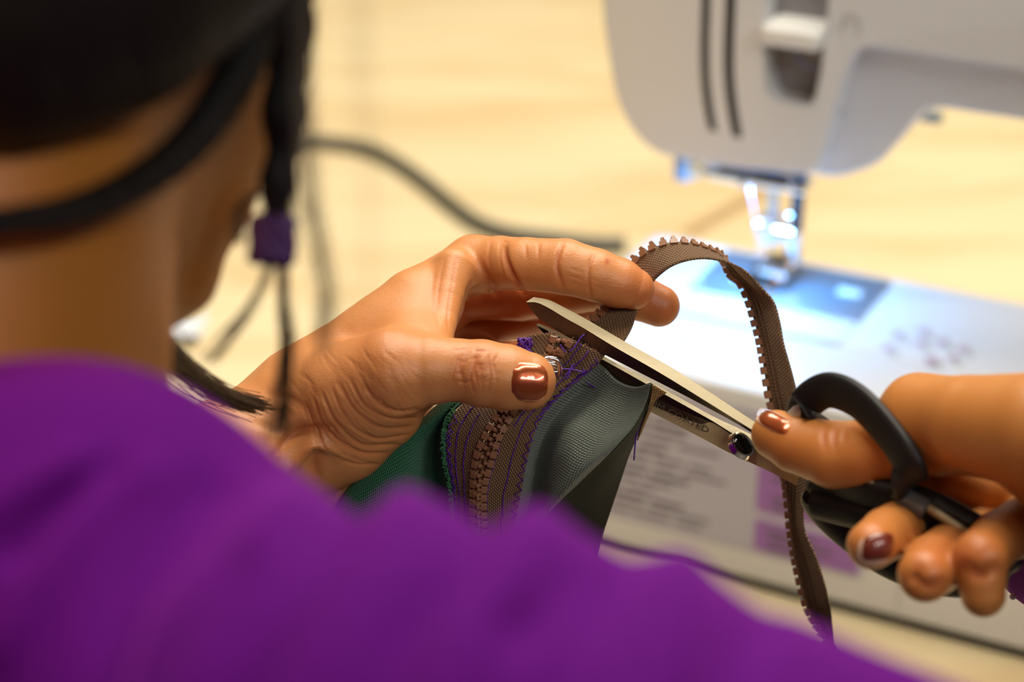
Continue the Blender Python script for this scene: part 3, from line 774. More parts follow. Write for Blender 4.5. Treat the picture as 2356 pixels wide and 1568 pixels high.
# lining flap right of the zipper and its dark folded-over outside
f0 = [(1175, 1310, 609), (1180, 1215, 604), (1194, 1142, 598), (1205, 1078, 595), (1217, 1027, 593), (1236, 976, 593), (1266, 934, 594), (1306, 896, 595), (1346, 862, 595), (1378, 836, 594)]
f1 = [(1200, 1310, 620), (1206, 1225, 616), (1218, 1150, 610), (1228, 1086, 606), (1240, 1034, 603), (1262, 982, 600), (1294, 944, 599), (1330, 908, 599), (1364, 876, 597), (1394, 850, 595)]
f2 = [(1215, 1320, 616), (1230, 1225, 610), (1252, 1150, 603), (1270, 1086, 598), (1290, 1034, 594), (1316, 990, 593), (1346, 956, 595), (1374, 924, 596), (1400, 898, 595.5), (1422, 876, 594)]
f3 = [(1217, 1330, 612), (1228, 1235, 606), (1264, 1170, 599), (1310, 1110, 593), (1346, 1062, 590), (1380, 1020, 590), (1406, 984, 592), (1430, 950, 593), (1448, 920, 593), (1460, 889, 592)]
f4 = [(1215, 1340, 612), (1226, 1192, 604), (1300, 1138, 598), (1362, 1080, 593), (1404, 1040, 590), (1440, 1002, 589), (1464, 970, 590), (1480, 940, 590.5), (1490, 912, 590), (1497, 880, 590)]
FL = Loft([f0, f1, f2, f3, f4], 70, 60)
link('lining_flap', FL.mesh(0.6), M['sage'], gar)
h0 = [(x, y, d + 0.5) for x, y, d in f4]
h1 = [(1300, 1345, 615), (1310, 1215, 609), (1350, 1160, 604), (1388, 1105, 599), (1425, 1050, 596), (1452, 1008, 595), (1472, 972, 595), (1486, 942, 594), (1494, 914, 592.5), (1499, 882, 592)]
h2 = [(1350, 1370, 622), (1382, 1245, 616), (1402, 1180, 611), (1425, 1110, 607), (1444, 1052, 604), (1462, 1010, 602), (1478, 974, 601), (1490, 944, 598), (1496, 916, 596), (1501, 884, 595)]
HL = Loft([h0, h1, h2], 60, 24)
link('folded_panel', HL.mesh(0.6), M['olive'], gar)
# tan ribbon end and threads at the flap corner
TN = Loft([[(1502, 884, 589.5), (1494, 930, 591), (1478, 975, 596), (1466, 1010, 600)], [(1534, 903, 588.5), (1508, 922, 590), (1485, 968, 596), (1468, 1012, 600)]], 24, 8)
o = link('tan_ribbon_end', TN.mesh(0.8), M['tan'], gar)
lt = [[(1458, 1058, 598), (1460, 1030, 598), (1464, 1000, 598), (1474, 972, 597), (1490, 950, 596)], [(1474, 958, 597), (1480, 962, 597), (1488, 952, 596), (1494, 950, 596)],
      [(1400, 912, 599), (1420, 932, 598), (1440, 946, 596), (1462, 952, 593)], [(1416, 932, 598), (1432, 936, 598), (1450, 940, 596), (1464, 942, 594)], [(1350, 880, 596), (1370, 892, 598), (1392, 908, 600)]]
o = link('loose_thread', tube_mesh([catmull(pva(l), 20) + np.array([0, 0, -1.0]) for l in lt], 0.25, 5), M['thread'], gar); tag(o, kind='stuff')

# ================================================================== scissors
sc = root('scissors', to_w(pv(1708, 1025, 578)), 'gold-coated scissors with black handles cutting the brown zipper tape', 'scissors')
far = [(1228, 683, 596), (1264, 690, 595), (1304, 710, 594.3), (1344, 731, 593.5), (1435, 784, 590.5), (1487, 813, 588.5), (1548, 847, 585.5), (1609, 886, 582.5), (1670, 926, 579), (1718, 958, 576), (1760, 985, 573), (1840, 1036, 566)]
near = [(1210, 694.5, 594), (1236, 696, 592.8), (1264, 709, 591.9), (1304, 733, 590.7), (1344, 755, 589.4), (1413, 797, 586.8), (1487, 839, 584), (1548, 875, 581), (1640, 932, 576), (1701, 970, 572.5), (1755, 1003, 569), (1838, 1053, 563)]
cutE = [(1212, 698, 594.2), (1240, 733, 593.5), (1276, 757, 592.5), (1316, 780, 591.5), (1386, 813, 589), (1470, 856, 586), (1580, 912, 581), (1690, 971, 575), (1756, 1012, 571), (1838, 1060, 565)]
n = 60
A, B, Cc = catmull(pva(far), n), catmull(pva(near), n), catmull(pva(cutE), n)
back = (A + Cc) / 2 + np.array([0, 0, 1.4])
def blade(name, rings, mats, pick):
    me = hull_strip(rings)
    for m in mats: me.materials.append(m)
    mm = len(rings[0])
    for i, p in enumerate(me.polygons):
        p.material_index = pick(i % mm) if i < (len(rings) - 1) * mm else 0
    o = link(name, me, None, sc, smooth=False); return o
rings = [[A[i], B[i], Cc[i], back[i]] for i in range(n)]
blade('upper_blade', rings, [M['gold_steel'], M['shaded_steel']], lambda k: 0 if k in (0, 3) else 1)  # side faces take the shaded copy below the bright spine
# lower blade: thin top edge, hollow-ground face with its dark reflection painted in, gold lettered face
te0 = [(1238, 743, 603), (1258, 751, 603), (1300, 772, 602), (1360, 803, 600), (1420, 836, 597.5), (1500, 880, 594), (1570, 918, 590.5), (1640, 957, 586), (1700, 985, 582), (1790, 1030, 574), (1850, 1062, 566)]
te1 = [(1234, 748, 602), (1254, 757, 602), (1296, 779, 601), (1356, 810, 599), (1416, 843, 596.5), (1496, 888, 593), (1566, 927, 589.5), (1636, 966, 585), (1697, 1003, 580), (1785, 1046, 572), (1846, 1078, 565)]
hol = [(1236, 750, 602.3), (1256, 772, 602.3), (1290, 808, 601.5), (1340, 858, 599.8), (1398, 902, 597.4), (1480, 924, 594.2), (1556, 956, 590.5), (1612, 974, 586.5), (1640, 972, 585), (1694, 1006, 580), (1783, 1050, 572), (1844, 1082, 565)]
bot = [(1237, 751, 602.6), (1258, 775, 602.6), (1290, 812, 602), (1340, 864, 600.5), (1398, 912, 598), (1480, 940, 595), (1552, 975, 591.2), (1616, 1008, 586.8), (1680, 1042, 582), (1770, 1084, 574), (1832, 1116, 567)]
E0, E1, Hh, Bb = [catmull(pva(c), n) for c in (te0, te1, hol, bot)]
mid = (E1 + Hh) / 2 + np.array([0, 0, 0.5])
bk = (E0 + Bb) / 2 + np.array([0, 0, 1.8])
blade('lower_blade', [[E0[i], E1[i], mid[i], Hh[i], Bb[i], bk[i]] for i in range(n)], [M['gold_steel'], M['shaded_steel'], M['gold_face']], lambda k: 1 if k in (1, 2) else (2 if k == 3 else 0))
# lettering along the gold face
td = bpy.data.curves.new('lettering', 'FONT'); td.body = 'TITANIUM COATED'; td.size = 1; td.align_x = 'LEFT'; td.resolution_u = 2
to = bpy.data.objects.new('tmp', td); COL.objects.link(to)
tme = bpy.data.meshes.new_from_object(to.evaluated_get(bpy.context.evaluated_depsgraph_get())); bpy.data.objects.remove(to)
vx = np.array([v.co[:] for v in tme.vertices]); wid = vx[:, 0].max()
p0, p1 = pv(1420, 893, 596.0), pv(1628, 996, 586.4)
ln_ = np.linalg.norm(p1 - p0); ud = (p1 - p0) / ln_; upd = pv(1560, 945, 590.4) - pv(1552, 968, 590.9); upd /= np.linalg.norm(upd)
sc_ = ln_ / wid
me = tme; W3 = p0 + (vx[:, 0:1] * sc_) * ud + (vx[:, 1:2] * 2.6) * upd + np.array([0, 0, -0.8])
me.vertices.foreach_set('co', to_w(W3).ravel()); me.update()
link('lettering', me, M['ink'], sc, smooth=False)
# pivot screw
bm = bmesh.new()
bmesh.ops.create_cone(bm, cap_ends=True, segments=32, radius1=4.4, radius2=4.0, depth=1.6)
b2 = bmesh.new(); bmesh.ops.create_uvsphere(b2, u_segments=24, v_segments=12, radius=1, matrix=Matrix.Translation((0, 0, 0.8)) @ Matrix.Diagonal((3.4, 3.4, 1.1, 1)))
pc = pv(1706, 1024, 575.0); pn = np.array([0.52, 0.52, -0.67]); pt = np.array([0.80, -0.58, 0.0])
sw = link('pivot_screw', orient(from_bm(bm), pc, pt, pn), M['chrome'], sc); autosmooth(sw)
link('screw_cap', orient(from_bm(b2), pc, pt, pn), mat('black_steel', (0.03, 0.03, 0.03), 0.12, 0.9), sw)
# handles
def oval_tube(path, ra, rb, refn, closed=True, name='h'):
    """flattened tube: radius ra in the plane of the loop, rb along refn"""
    P = catmull(pva(path + [path[0]] if closed else path), 80)
    if closed: P = P[:-1]
    refn = np.asarray(refn, float); refn /= np.linalg.norm(refn)
    n_ = len(P); T = (np.roll(P, -1, 0) - np.roll(P, 1, 0)) if closed else np.gradient(P, axis=0)
    V = []; F = []; S = 14
    for i in range(n_):
        t = T[i] / np.linalg.norm(T[i]); b = refn - (refn @ t) * t; b /= np.linalg.norm(b); a = np.cross(t, b)
        for k in range(S):
            an = 2 * PI * k / S; c, s = math.cos(an), math.sin(an)
            c = abs(c) ** 0.7 * np.sign(c); s = abs(s) ** 0.7 * np.sign(s)
            V.append(P[i] + ra * c * a + rb * s * b)
    for i in range(n_ if closed else n_ - 1):
        for k in range(S):
            j = (i + 1) % n_
            F.append((i * S + k, i * S + (k + 1) % S, j * S + (k + 1) % S, j * S + k))
    if not closed: F += [tuple(range(S)), tuple((n_ - 1) * S + k for k in range(S))]
    me = mesh(to_w(np.array(V)), F); b = bmesh.new(); b.from_mesh(me); bmesh.ops.recalc_face_normals(b, faces=b.faces); b.to_mesh(me); b.free(); return me
ring_path = [(1838, 968, 552), (1856, 926, 548), (1906, 897, 541), (1972, 922, 532), (2040, 992, 524), (2090, 1068, 519), (2084, 1112, 526), (2030, 1085, 548), (1950, 1024, 564), (1880, 990, 563)]
rg = link('thumb_ring', oval_tube(ring_path, 1.8, 5.0, (0.35, 0.62, -0.7)), M['black_plastic'], sc)
o = link('ring_tang', oval_tube([(1792, 992, 562), (1812, 968, 556), (1836, 950, 551), (1856, 936, 549)], 2.0, 2.4, (0.3, 0.8, -0.5), closed=False), mat('tang_steel', (0.45, 0.46, 0.45), 0.35, 0.6), sc)
loop = [(1880, 1136, 556), (1896, 1172, 560), (1946, 1222, 560), (2040, 1290, 558), (2150, 1330, 552), (2260, 1330, 540), (2310, 1290, 528), (2262, 1235, 524), (2190, 1190, 526), (2110, 1155, 530), (2010, 1132, 538), (1930, 1112, 548)]
link('finger_loop', oval_tube(loop, 3.2, 5.0, (0.2, 0.6, -0.75)), M['black_plastic'], sc)
link('handle_stem', oval_tube([(1884, 1146, 556), (1930, 1158, 552), (2000, 1174, 545), (2100, 1200, 537), (2200, 1238, 530), (2300, 1285, 524)], 5.6, 5.0, (0.1, 0.6, -0.8), closed=False), M['black_plastic'], sc)
link('handle_collar', oval_tube([(2072, 1140, 528), (2100, 1156, 526), (2130, 1172, 524)], 2.6, 2.6, (0.1, 0.6, -0.8), closed=False), mat('collar_grey', (0.09, 0.09, 0.095), 0.4), sc)
link('gold_inlay', oval_tube([(1992, 1104, 536), (2030, 1122, 533), (2068, 1141, 530)], 0.8, 1.0, (0.1, 0.6, -0.8), closed=False), M['gold_steel'], sc)
link('gold_inlay', oval_tube([(2136, 1168, 524), (2180, 1196, 521), (2225, 1226, 520)], 0.9, 1.2, (0.1, 0.6, -0.8), closed=False), M['gold_steel'], sc)

# ================================================================== person
per = root('person', to_w(pv(-900, 3200, 480)), 'person in a purple top seen over the shoulder, cutting a zipper', 'person')

# ---- left hand (holds the zipper)
LH = SDF(True)
LH.chain([(120, 1330, 565, 27), (430, 1130, 582, 22.5), (640, 1010, 596, 19.5), (730, 955, 600, 18.5)], 4)                # forearm, wrist
LH.chain([(640, 1030, 606, 20), (740, 985, 612, 18)], 6)
LH.chain([(725, 930, 602, 19.5), (850, 820, 606, 15.5), (960, 716, 611, 12.5), (1088, 613, 620, 9.2)], 7)                # index metacarpal
LH.chain([(740, 950, 624, 16), (900, 800, 645, 12), (1075, 660, 655, 8.5)], 6)                                             # palm
LH.chain([(760, 990, 638, 15), (900, 850, 662, 12), (1050, 705, 672, 9)], 6)
LH.chain([(790, 1020, 640, 15), (900, 930, 672, 13), (1030, 770, 684, 9)], 6)
LH.chain([(715, 965, 594, 17.5), (800, 905, 585, 15.5), (905, 858, 578, 13.3), (985, 850, 577, 10.2), (1055, 851, 577, 9.0), (1107, 858, 577, 9.7), (1165, 868, 577.5, 9.5), (1212, 876, 578.5, 8.5)], 5)   # thumb
LH.chain([(700, 1010, 600, 16), (790, 985, 597, 15.5), (880, 935, 593, 12.5), (950, 890, 590, 8)], 7)                     # thenar
LH.chain([(560, 1170, 612, 19), (690, 1110, 618, 17), (790, 1075, 628, 14)], 8)
LH.chain([(770, 1050, 618, 14), (880, 990, 622, 12)], 7)
LH.chain([(900, 770, 604, 10), (930, 800, 592, 9)], 8)                                                                  # web between thumb and index
LH.chain([(965, 700, 608, 8.5), (965, 800, 590, 8)], 7)
LH.chain([(1046, 618, 609, 6.4), (1030, 680, 602, 4.8), (1020, 745, 594, 3.8), (994, 800, 586, 5.5)], 3)
for dd in (0, 7, 14):
    LH.chain([(1120, 664, 606 + dd, 3.2), (1104, 690, 606 + dd, 4.4), (1088, 740, 606 + dd, 4.4)], 2.5, sub=True)
LH.chain([(1092, 611, 621, 9.2), (1150, 605, 614, 8.3), (1210, 607, 606, 8.0), (1300, 613, 601, 8.35), (1370, 632, 600, 7.9), (1425, 651, 601, 7.5), (1458, 664, 602, 6.3)], 3)  # index finger
LH.chain([(1080, 668, 650, 9.5), (1200, 672, 640, 9.0), (1330, 658, 624, 8.3), (1400, 656, 617, 7.6), (1470, 684, 614, 7.0), (1516, 703, 614, 6.5)], 3)     # middle
LH.chain([(1050, 715, 672, 9.5), (1160, 724, 664, 9), (1268, 712, 650, 8.4), (1345, 690, 655, 7.4), (1370, 690, 668, 6.5)], 3)   # ring
LH.chain([(1030, 785, 682, 9), (1120, 838, 654, 7.5), (1190, 838, 628, 7.2), (1270, 815, 622, 7.0), (1298, 808, 622, 6.0)], 3)     # little finger under the cloth
V, N, F = surface(LH, (-168, -108, 530), (66, 40, 700), 0.5)
tint = np.zeros(len(V))
# swellings: knuckle pads and the ball of the thumb
th_l = [[(832, 872), (858, 918), (905, 945), (965, 940)], [(805, 872), (838, 932), (890, 962), (960, 962)], [(782, 880), (815, 945), (872, 985), (950, 982)],
        [(760, 888), (795, 960), (856, 1004), (935, 1002)], [(738, 898), (772, 974), (838, 1022), (915, 1022)], [(716, 908), (750, 988), (820, 1040), (895, 1044)], [(700, 925), (735, 1005), (800, 1058), (868, 1068)]]
rw = random.Random(11)
def jit(l, a): return [(x + rw.uniform(-a, a), y + rw.uniform(-a, a)) for x, y in l]
for l in th_l:
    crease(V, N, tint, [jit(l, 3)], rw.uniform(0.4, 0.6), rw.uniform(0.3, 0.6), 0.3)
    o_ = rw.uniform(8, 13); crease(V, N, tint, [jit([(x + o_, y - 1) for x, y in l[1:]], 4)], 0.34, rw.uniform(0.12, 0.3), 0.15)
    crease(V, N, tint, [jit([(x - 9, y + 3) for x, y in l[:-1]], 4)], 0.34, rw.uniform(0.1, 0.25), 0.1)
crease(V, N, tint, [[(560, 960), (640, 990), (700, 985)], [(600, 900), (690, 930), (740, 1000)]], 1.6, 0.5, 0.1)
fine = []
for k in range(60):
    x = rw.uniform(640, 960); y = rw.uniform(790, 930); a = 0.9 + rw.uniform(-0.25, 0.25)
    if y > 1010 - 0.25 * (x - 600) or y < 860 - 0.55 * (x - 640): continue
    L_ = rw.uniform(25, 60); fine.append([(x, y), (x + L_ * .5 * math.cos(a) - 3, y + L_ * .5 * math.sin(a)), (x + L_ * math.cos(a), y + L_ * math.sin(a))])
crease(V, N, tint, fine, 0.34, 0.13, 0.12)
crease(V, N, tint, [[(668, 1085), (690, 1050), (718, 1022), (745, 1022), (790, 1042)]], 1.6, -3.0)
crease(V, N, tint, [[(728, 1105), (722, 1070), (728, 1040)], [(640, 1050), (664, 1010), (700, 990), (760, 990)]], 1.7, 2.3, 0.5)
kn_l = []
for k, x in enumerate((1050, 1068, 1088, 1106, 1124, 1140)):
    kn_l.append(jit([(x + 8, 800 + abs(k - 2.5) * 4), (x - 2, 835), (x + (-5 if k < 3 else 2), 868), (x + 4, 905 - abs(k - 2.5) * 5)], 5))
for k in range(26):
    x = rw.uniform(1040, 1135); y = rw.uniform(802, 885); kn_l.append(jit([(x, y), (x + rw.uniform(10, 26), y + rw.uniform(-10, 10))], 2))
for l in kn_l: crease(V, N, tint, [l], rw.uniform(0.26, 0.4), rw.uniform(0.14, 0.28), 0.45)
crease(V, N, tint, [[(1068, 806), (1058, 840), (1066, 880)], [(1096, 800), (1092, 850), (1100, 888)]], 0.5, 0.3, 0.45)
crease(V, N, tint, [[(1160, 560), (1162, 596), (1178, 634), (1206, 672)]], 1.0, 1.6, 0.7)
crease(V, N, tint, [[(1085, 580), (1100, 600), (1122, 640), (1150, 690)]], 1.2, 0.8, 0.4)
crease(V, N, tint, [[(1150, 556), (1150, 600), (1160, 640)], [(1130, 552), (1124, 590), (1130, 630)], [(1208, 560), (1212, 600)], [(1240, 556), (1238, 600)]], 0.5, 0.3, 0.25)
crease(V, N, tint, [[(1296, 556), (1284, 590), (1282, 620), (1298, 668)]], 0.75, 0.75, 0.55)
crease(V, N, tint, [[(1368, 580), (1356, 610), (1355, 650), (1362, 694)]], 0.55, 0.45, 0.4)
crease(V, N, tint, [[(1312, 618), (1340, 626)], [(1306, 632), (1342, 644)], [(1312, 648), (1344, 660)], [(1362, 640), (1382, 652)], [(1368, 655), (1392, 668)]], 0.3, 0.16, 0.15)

crease(V, N, tint, [[(1050, 585), (1042, 640), (1030, 720), (1030, 760)], [(1025, 590), (1012, 650), (1004, 720)], [(1000, 620), (994, 690), (1010, 750)]], 0.45, 0.15, 0.25)
# the mole on the index fingertip
pxv = to_px(V); md = np.linalg.norm((pxv - np.array([1397, 601])) / np.array([5, 8]), axis=1)
tint = np.maximum(tint, np.where(N[:, 2] < 0.2, np.exp(-md ** 2) * 1.0, 0))
# redness towards the fingertips
for c_, r_, a_ in (((1475, 668), 70, 0.35), ((1530, 710), 55, 0.45), ((1255, 880), 40, 0.2), ((850, 800), 70, 0.22), ((1080, 850), 50, 0.2)):
    tint += np.exp(-(np.linalg.norm(pxv - np.array(c_), axis=1) / r_) ** 2) * a_
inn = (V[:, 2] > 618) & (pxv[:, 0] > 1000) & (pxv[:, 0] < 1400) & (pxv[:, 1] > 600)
tint[inn] += 0.75 * np.clip((V[inn, 2] - 618) / 8, 0, 1)       # inner palm tinted dark red with depth, painting in its shade
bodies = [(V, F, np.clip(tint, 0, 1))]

# ---- right hand (works the scissors)
RH = SDF(True)
RH.chain([(1786, 1000, 556, 7.0), (1830, 1020, 552, 7.9), (1920, 1046, 545, 9.2), (1990, 1045, 541, 9.2), (2060, 1020, 538, 10.5), (2130, 985, 532, 12.5)], 4)
RH.chain([(2112, 944, 530, 9.6), (2230, 972, 516, 12.4), (2400, 995, 500, 15.5), (2620, 1060, 486, 20), (3050, 1420, 455, 23)], 6)
RH.chain([(2200, 990, 532, 11), (2330, 1010, 524, 12), (2500, 1060, 508, 20)], 6)
RH.chain([(2300, 1130, 572, 10), (2420, 1150, 556, 15), (2560, 1120, 530, 22)], 6)
RH.chain([(2110, 1070, 549, 5.0), (2170, 1095, 547, 5.5), (2250, 1128, 550, 6.5), (2380, 1130, 556, 10)], 2)         # index
RH.chain([(2112, 1138, 556, 5.0), (2190, 1172, 552, 5.6), (2280, 1212, 556, 7.0), (2400, 1180, 560, 10)], 2)
RH.chain([(2004, 1254, 508, 6.2), (2040, 1228, 520, 6.9), (2100, 1190, 545, 7.0), (2112, 1138, 566, 5.4)], 2)          # middle tip
RH.chain([(2128, 1322, 500, 6.9), (2150, 1298, 508, 7.7), (2210, 1250, 535, 7.6), (2290, 1215, 556, 8)], 2)             # ring
RH.chain([(2262, 1368, 497, 5.6), (2256, 1282, 497, 6.8), (2300, 1235, 520, 7.0), (2400, 1190, 545, 9)], 2)            # little
V2, N2, F2 = surface(RH, (55, -112, 400), (235, 8, 590), 0.9)
t2 = np.zeros(len(V2))
crease(V2, N2, t2, [[(1905, 975), (1895, 1000), (1902, 1040)], [(1925, 980), (1918, 1010), (1925, 1040)], [(1945, 990), (1940, 1015)]], 0.8, 0.5, 0.5)
crease(V2, N2, t2, [[(2108, 1334), (2132, 1348), (2165, 1342)], [(2226, 1306), (2252, 1320), (2285, 1308)], [(2112, 1310), (2104, 1330), (2110, 1350)]], 1.7, 2.2, 0.7)
px2 = to_px(V2)
for c_, r_, a_ in (((1800, 1030), 80, 0.3), ((2000, 1060), 90, 0.3), ((2010, 1230), 60, 0.3), ((2150, 1290), 80, 0.45), ((2260, 1270), 70, 0.45)):
    t2 += np.exp(-(np.linalg.norm(px2 - np.array(c_), axis=1) / r_) ** 2) * a_
bodies.append((V2, F2, np.clip(t2, 0, 1)))

# ---- head, neck, trunk and arms under the clothes
f_h = np.array([0.30, -0.35, 0.89]); f_h /= np.linalg.norm(f_h)
u_h = np.array([0.0, 0.9, -0.44]); u_h -= (u_h @ f_h) * f_h; u_h /= np.linalg.norm(u_h)
r_h = np.cross(u_h, f_h); r_h /= np.linalg.norm(r_h)
if r_h[0] < 0: r_h = -r_h
c_h = np.array([-100.0, 128.0, 412.0])
AX = np.stack([r_h, u_h, f_h])
BD = SDF()
BD.ell(c_h, AX, (70, 86, 90), 12)
BD.cone(c_h + 45 * f_h - 60 * u_h, c_h + 68 * f_h - 82 * u_h, 34, 22, 22)
BD.chain([(350, 712, 446, 6), (398, 635, 444, 9), (450, 440, 438, 12), (510, 250, 432, 13), (530, 0, 426, 14), (500, -260, 420, 12)], 5)       # jaw and cheek
BD.chain([(200, 600, 446, 20), (280, 350, 438, 22), (380, 100, 425, 26)], 5)
BD.ell(c_h + 38 * f_h - 42 * u_h, AX, (52, 56, 47), 14)
BD.cone(c_h + 82 * f_h + 6 * u_h, c_h + 97 * f_h - 24 * u_h, 6, 9, 9)                                           # nose
for s_ in (-1, 1):
    BD.cone(c_h + s_ * 8 * r_h + 84 * f_h - 26 * u_h, c_h + s_ * 11 * r_h + 86 * f_h - 28 * u_h, 5, 5, 5)       # nostrils
    BD.cone(c_h + s_ * 14 * r_h + 80 * f_h + 16 * u_h, c_h + s_ * 44 * r_h + 70 * f_h + 15 * u_h, 6, 5, 8)      # brows
    BD.ell(c_h + s_ * 70 * r_h - 12 * f_h - 8 * u_h, AX, (7, 26, 15), 5)                                        # ears
BD.cone(c_h + 82 * f_h - 49 * u_h - 14 * r_h, c_h + 82 * f_h - 49 * u_h + 14 * r_h, 5, 5, 4)                    # lips
BD.cone(c_h + 81 * f_h - 57 * u_h - 11 * r_h, c_h + 81 * f_h - 57 * u_h + 11 * r_h, 5.5, 5.5, 4)
BD.chain([(-290, 1150, 402, 50), (-215, 850, 402, 48), (-205, 500, 402, 46), (-170, 150, 405, 50)], 18)            # neck
S_r = pv(1000, 1905, 303); S_l = np.array([-235.0, 5.0, 500.0])
nb_ = pv(-210, 1200, 398)
BD.cone(nb_, S_r, 30, 36, 12); BD.cone(nb_, S_l, 40, 38, 20)
pel = np.array([-265.0, -470.0, 470.0])
BD.cone(nb_ + np.array([-20, -80, 20]), pel, 85, 105, 30, flat=((0.42, 0.19, 0.38 * 2), 1.25))
E_r = np.array([262.0, -150.0, 392.0]); E_l = np.array([-262.0, -205.0, 545.0])
BD.cone(S_r, E_r, 39, 33, 15); BD.cone(S_l, E_l, 40, 34, 15)
BD.cone(E_r, pv(2900, 1290, 466), 32, 21, 10); BD.cone(E_l, pv(300, 1215, 573), 33, 21, 10)
V3, N3, F3 = surface(BD, (-420, -600, 280), (330, 260, 700), 3.6)
bodies.append((V3, F3, np.zeros(len(V3)) + 0.1))
off = 0; VV, FF, TT_ = [], [], []
for v, f, t in bodies:
    VV.append(v); FF.append(f + off); TT_.append(t); off += len(v)
me = mesh(to_w(np.concatenate(VV)), np.concatenate(FF))
tan_ = np.concatenate([np.full(len(bodies[0][0]), 0.0), np.full(len(bodies[1][0]), 0.55), np.full(len(bodies[2][0]), 1.0)])  # right hand toned deeper, putting its shade into the skin colour
an_ = me.attributes.new('tan', 'FLOAT', 'POINT'); an_.data.foreach_set('value', tan_.astype(np.float32))
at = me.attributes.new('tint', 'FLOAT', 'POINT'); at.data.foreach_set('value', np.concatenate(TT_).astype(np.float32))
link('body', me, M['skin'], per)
# eyes
for s_ in (-1, 1):
    bm = bmesh.new(); bmesh.ops.create_uvsphere(bm, u_segments=20, v_segments=12, radius=0.012, matrix=Matrix.Translation(Vector(to_w(c_h + s_ * 30 * r_h + 69 * f_h + 2 * u_h))))
    ey = link('eye', from_bm(bm), mat('eye_white', (0.8, 0.78, 0.75), 0.2), per)
    bm = bmesh.new(); bmesh.ops.create_uvsphere(bm, u_segments=16, v_segments=8, radius=0.006, matrix=Matrix.Translation(Vector(to_w(c_h + s_ * 30 * r_h + 76 * f_h - 0 * u_h))))
    link('iris', from_bm(bm), mat('iris_brown', (0.03, 0.012, 0.006), 0.15), ey)

# ---- fingernails laid on the fingers
def nail(sdf, cx, cy, ax, bx, d0, lift, name, m, parent, q=3.2, na=16, thick=0.35, shrink=1.0, shift=(0, 0), flat=None):
    """patch centred at a photo pixel, half-axes ax, bx (pixels), dropped on to the finger from distance d0"""
    ax = np.array(ax, float); bx = np.array(bx, float); pts = []; K = 13
    S = np.linspace(-1, 1, K); G = np.zeros((K, K, 2))
    for i, s in enumerate(S):
        for j, t in enumerate(S):
            # square to superellipse
            r = max(abs(s), abs(t)); nn_ = (abs(s) ** q + abs(t) ** q) ** (1 / q) if r > 0 else 1
            k = r / nn_ if nn_ > 0 else 1
            G[i, j] = np.array([cx, cy]) + shift + (ax * s + bx * t) * k * shrink
    px = G.reshape(-1, 2); D = np.full(len(px), float(d0))
    for _ in range(60):
        P = pva(np.column_stack([px, D])); D += np.clip(sdf(P), -2, 2) * 0.8
    if flat is not None:
        Dg = D.reshape(K, K); D = (Dg[K // 2 - 2][None, :] + flat * (S[:, None] - S[K // 2 - 2]) + 0 * Dg)
        D = D.ravel()
    P = pva(np.column_stack([px, D])); n_ = sdf.grad(P)
    edge = np.maximum(np.abs(np.repeat(S, K)), np.abs(np.tile(S, K)))
    top = P + n_ * (lift * (1 - 0.6 * edge ** 6))[:, None]; bot = P - n_ * thick
    I = np.arange(K * K).reshape(K, K)
    f = np.stack([I[:-1, :-1], I[1:, :-1], I[1:, 1:], I[:-1, 1:]], -1).reshape(-1, 4)
    FF_ = [f, f[:, ::-1] + K * K]
    for e in (I[0], I[-1][::-1], I[:, 0][::-1], I[:, -1]):
        FF_.append(np.stack([e[:-1], e[1:], e[1:] + K * K, e[:-1] + K * K], -1))
    me = mesh(to_w(np.concatenate([top, bot])), np.concatenate(FF_))
    b = bmesh.new(); b.from_mesh(me); bmesh.ops.recalc_face_normals(b, faces=b.faces); b.to_mesh(me); b.free()
    o = link(name, me, m, parent); autosmooth(o, 50); return o
n1 = nail(LH, 1213, 877, (45, 3), (-2, 42), 560, 0.7, 'fingernail', M['nail'], per, flat=0.55, thick=1.5)
nail(LH, 1216, 878, (42, 3), (-2, 40.5), 560, 1.5, 'nail_polish', M['polish'], n1, flat=0.55)
n2 = nail(RH, 1778, 968, (36, 17), (6, -19), 530, 0.5, 'fingernail', M['nail'], per)
nail(RH, 1781, 970, (33.5, 16), (5.5, -17.5), 530, 0.8, 'nail_polish', M['polish'], n2)
n3 = nail(RH, 2010, 1266, (38, -4), (-4, 34), 480, 0.5, 'fingernail', M['nail'], per)
nail(RH, 2018, 1258, (35, -4), (-4, 31), 480, 0.85, 'nail_polish', M['polish_dark'], n3)

# ---- purple top
SH = SDF()
sil = [(-300, 1440, 352, 44), (130, 1440, 350, 44), (300, 1665, 345, 45), (560, 1830, 332, 46), (850, 1925, 314, 48), (1040, 1980, 302, 48), (1425, 2040, 306, 45), (1827, 2158, 316, 43)]
SH.chain(sil, 14)
SH.cone(pv(*sil[-1][:3]), E_r, 43, 40, 14)
SH.cone(E_r, pv(2860, 1260, 472), 40, 29, 14)
SH.chain([(2880, 1290, 500, 30), (2640, 1290, 552, 25), (2440, 1258, 585, 20)], 10)
SH.cone(nb_ + np.array([-12, -20, 0]), S_l, 54, 48, 25); SH.cone(S_l, E_l, 48, 42, 18); SH.cone(E_l, pv(20, 1390, 560), 40, 32, 14)
SH.cone(nb_ + np.array([-22, -80, 20]), pel, 95, 116, 30, flat=((0.42, 0.19, 0.38 * 2), 1.25))
V4, N4, F4 = surface(SH, (-440, -610, 240), (340, 40, 700), 2.6)
def folds(V, N, lines):
    px = to_px(V); ok = N[:, 2] < 0.35
    for ln, w, amp in lines:
        c = catmull(ln, 24); i = np.where(ok & (px[:, 1] < 2400) & (px[:, 0] > -600) & (px[:, 0] < 2600))[0]
        d = seg_dist(px[i], c); V[i] += N[i] * (np.exp(-(d / w) ** 2) * amp)[:, None]
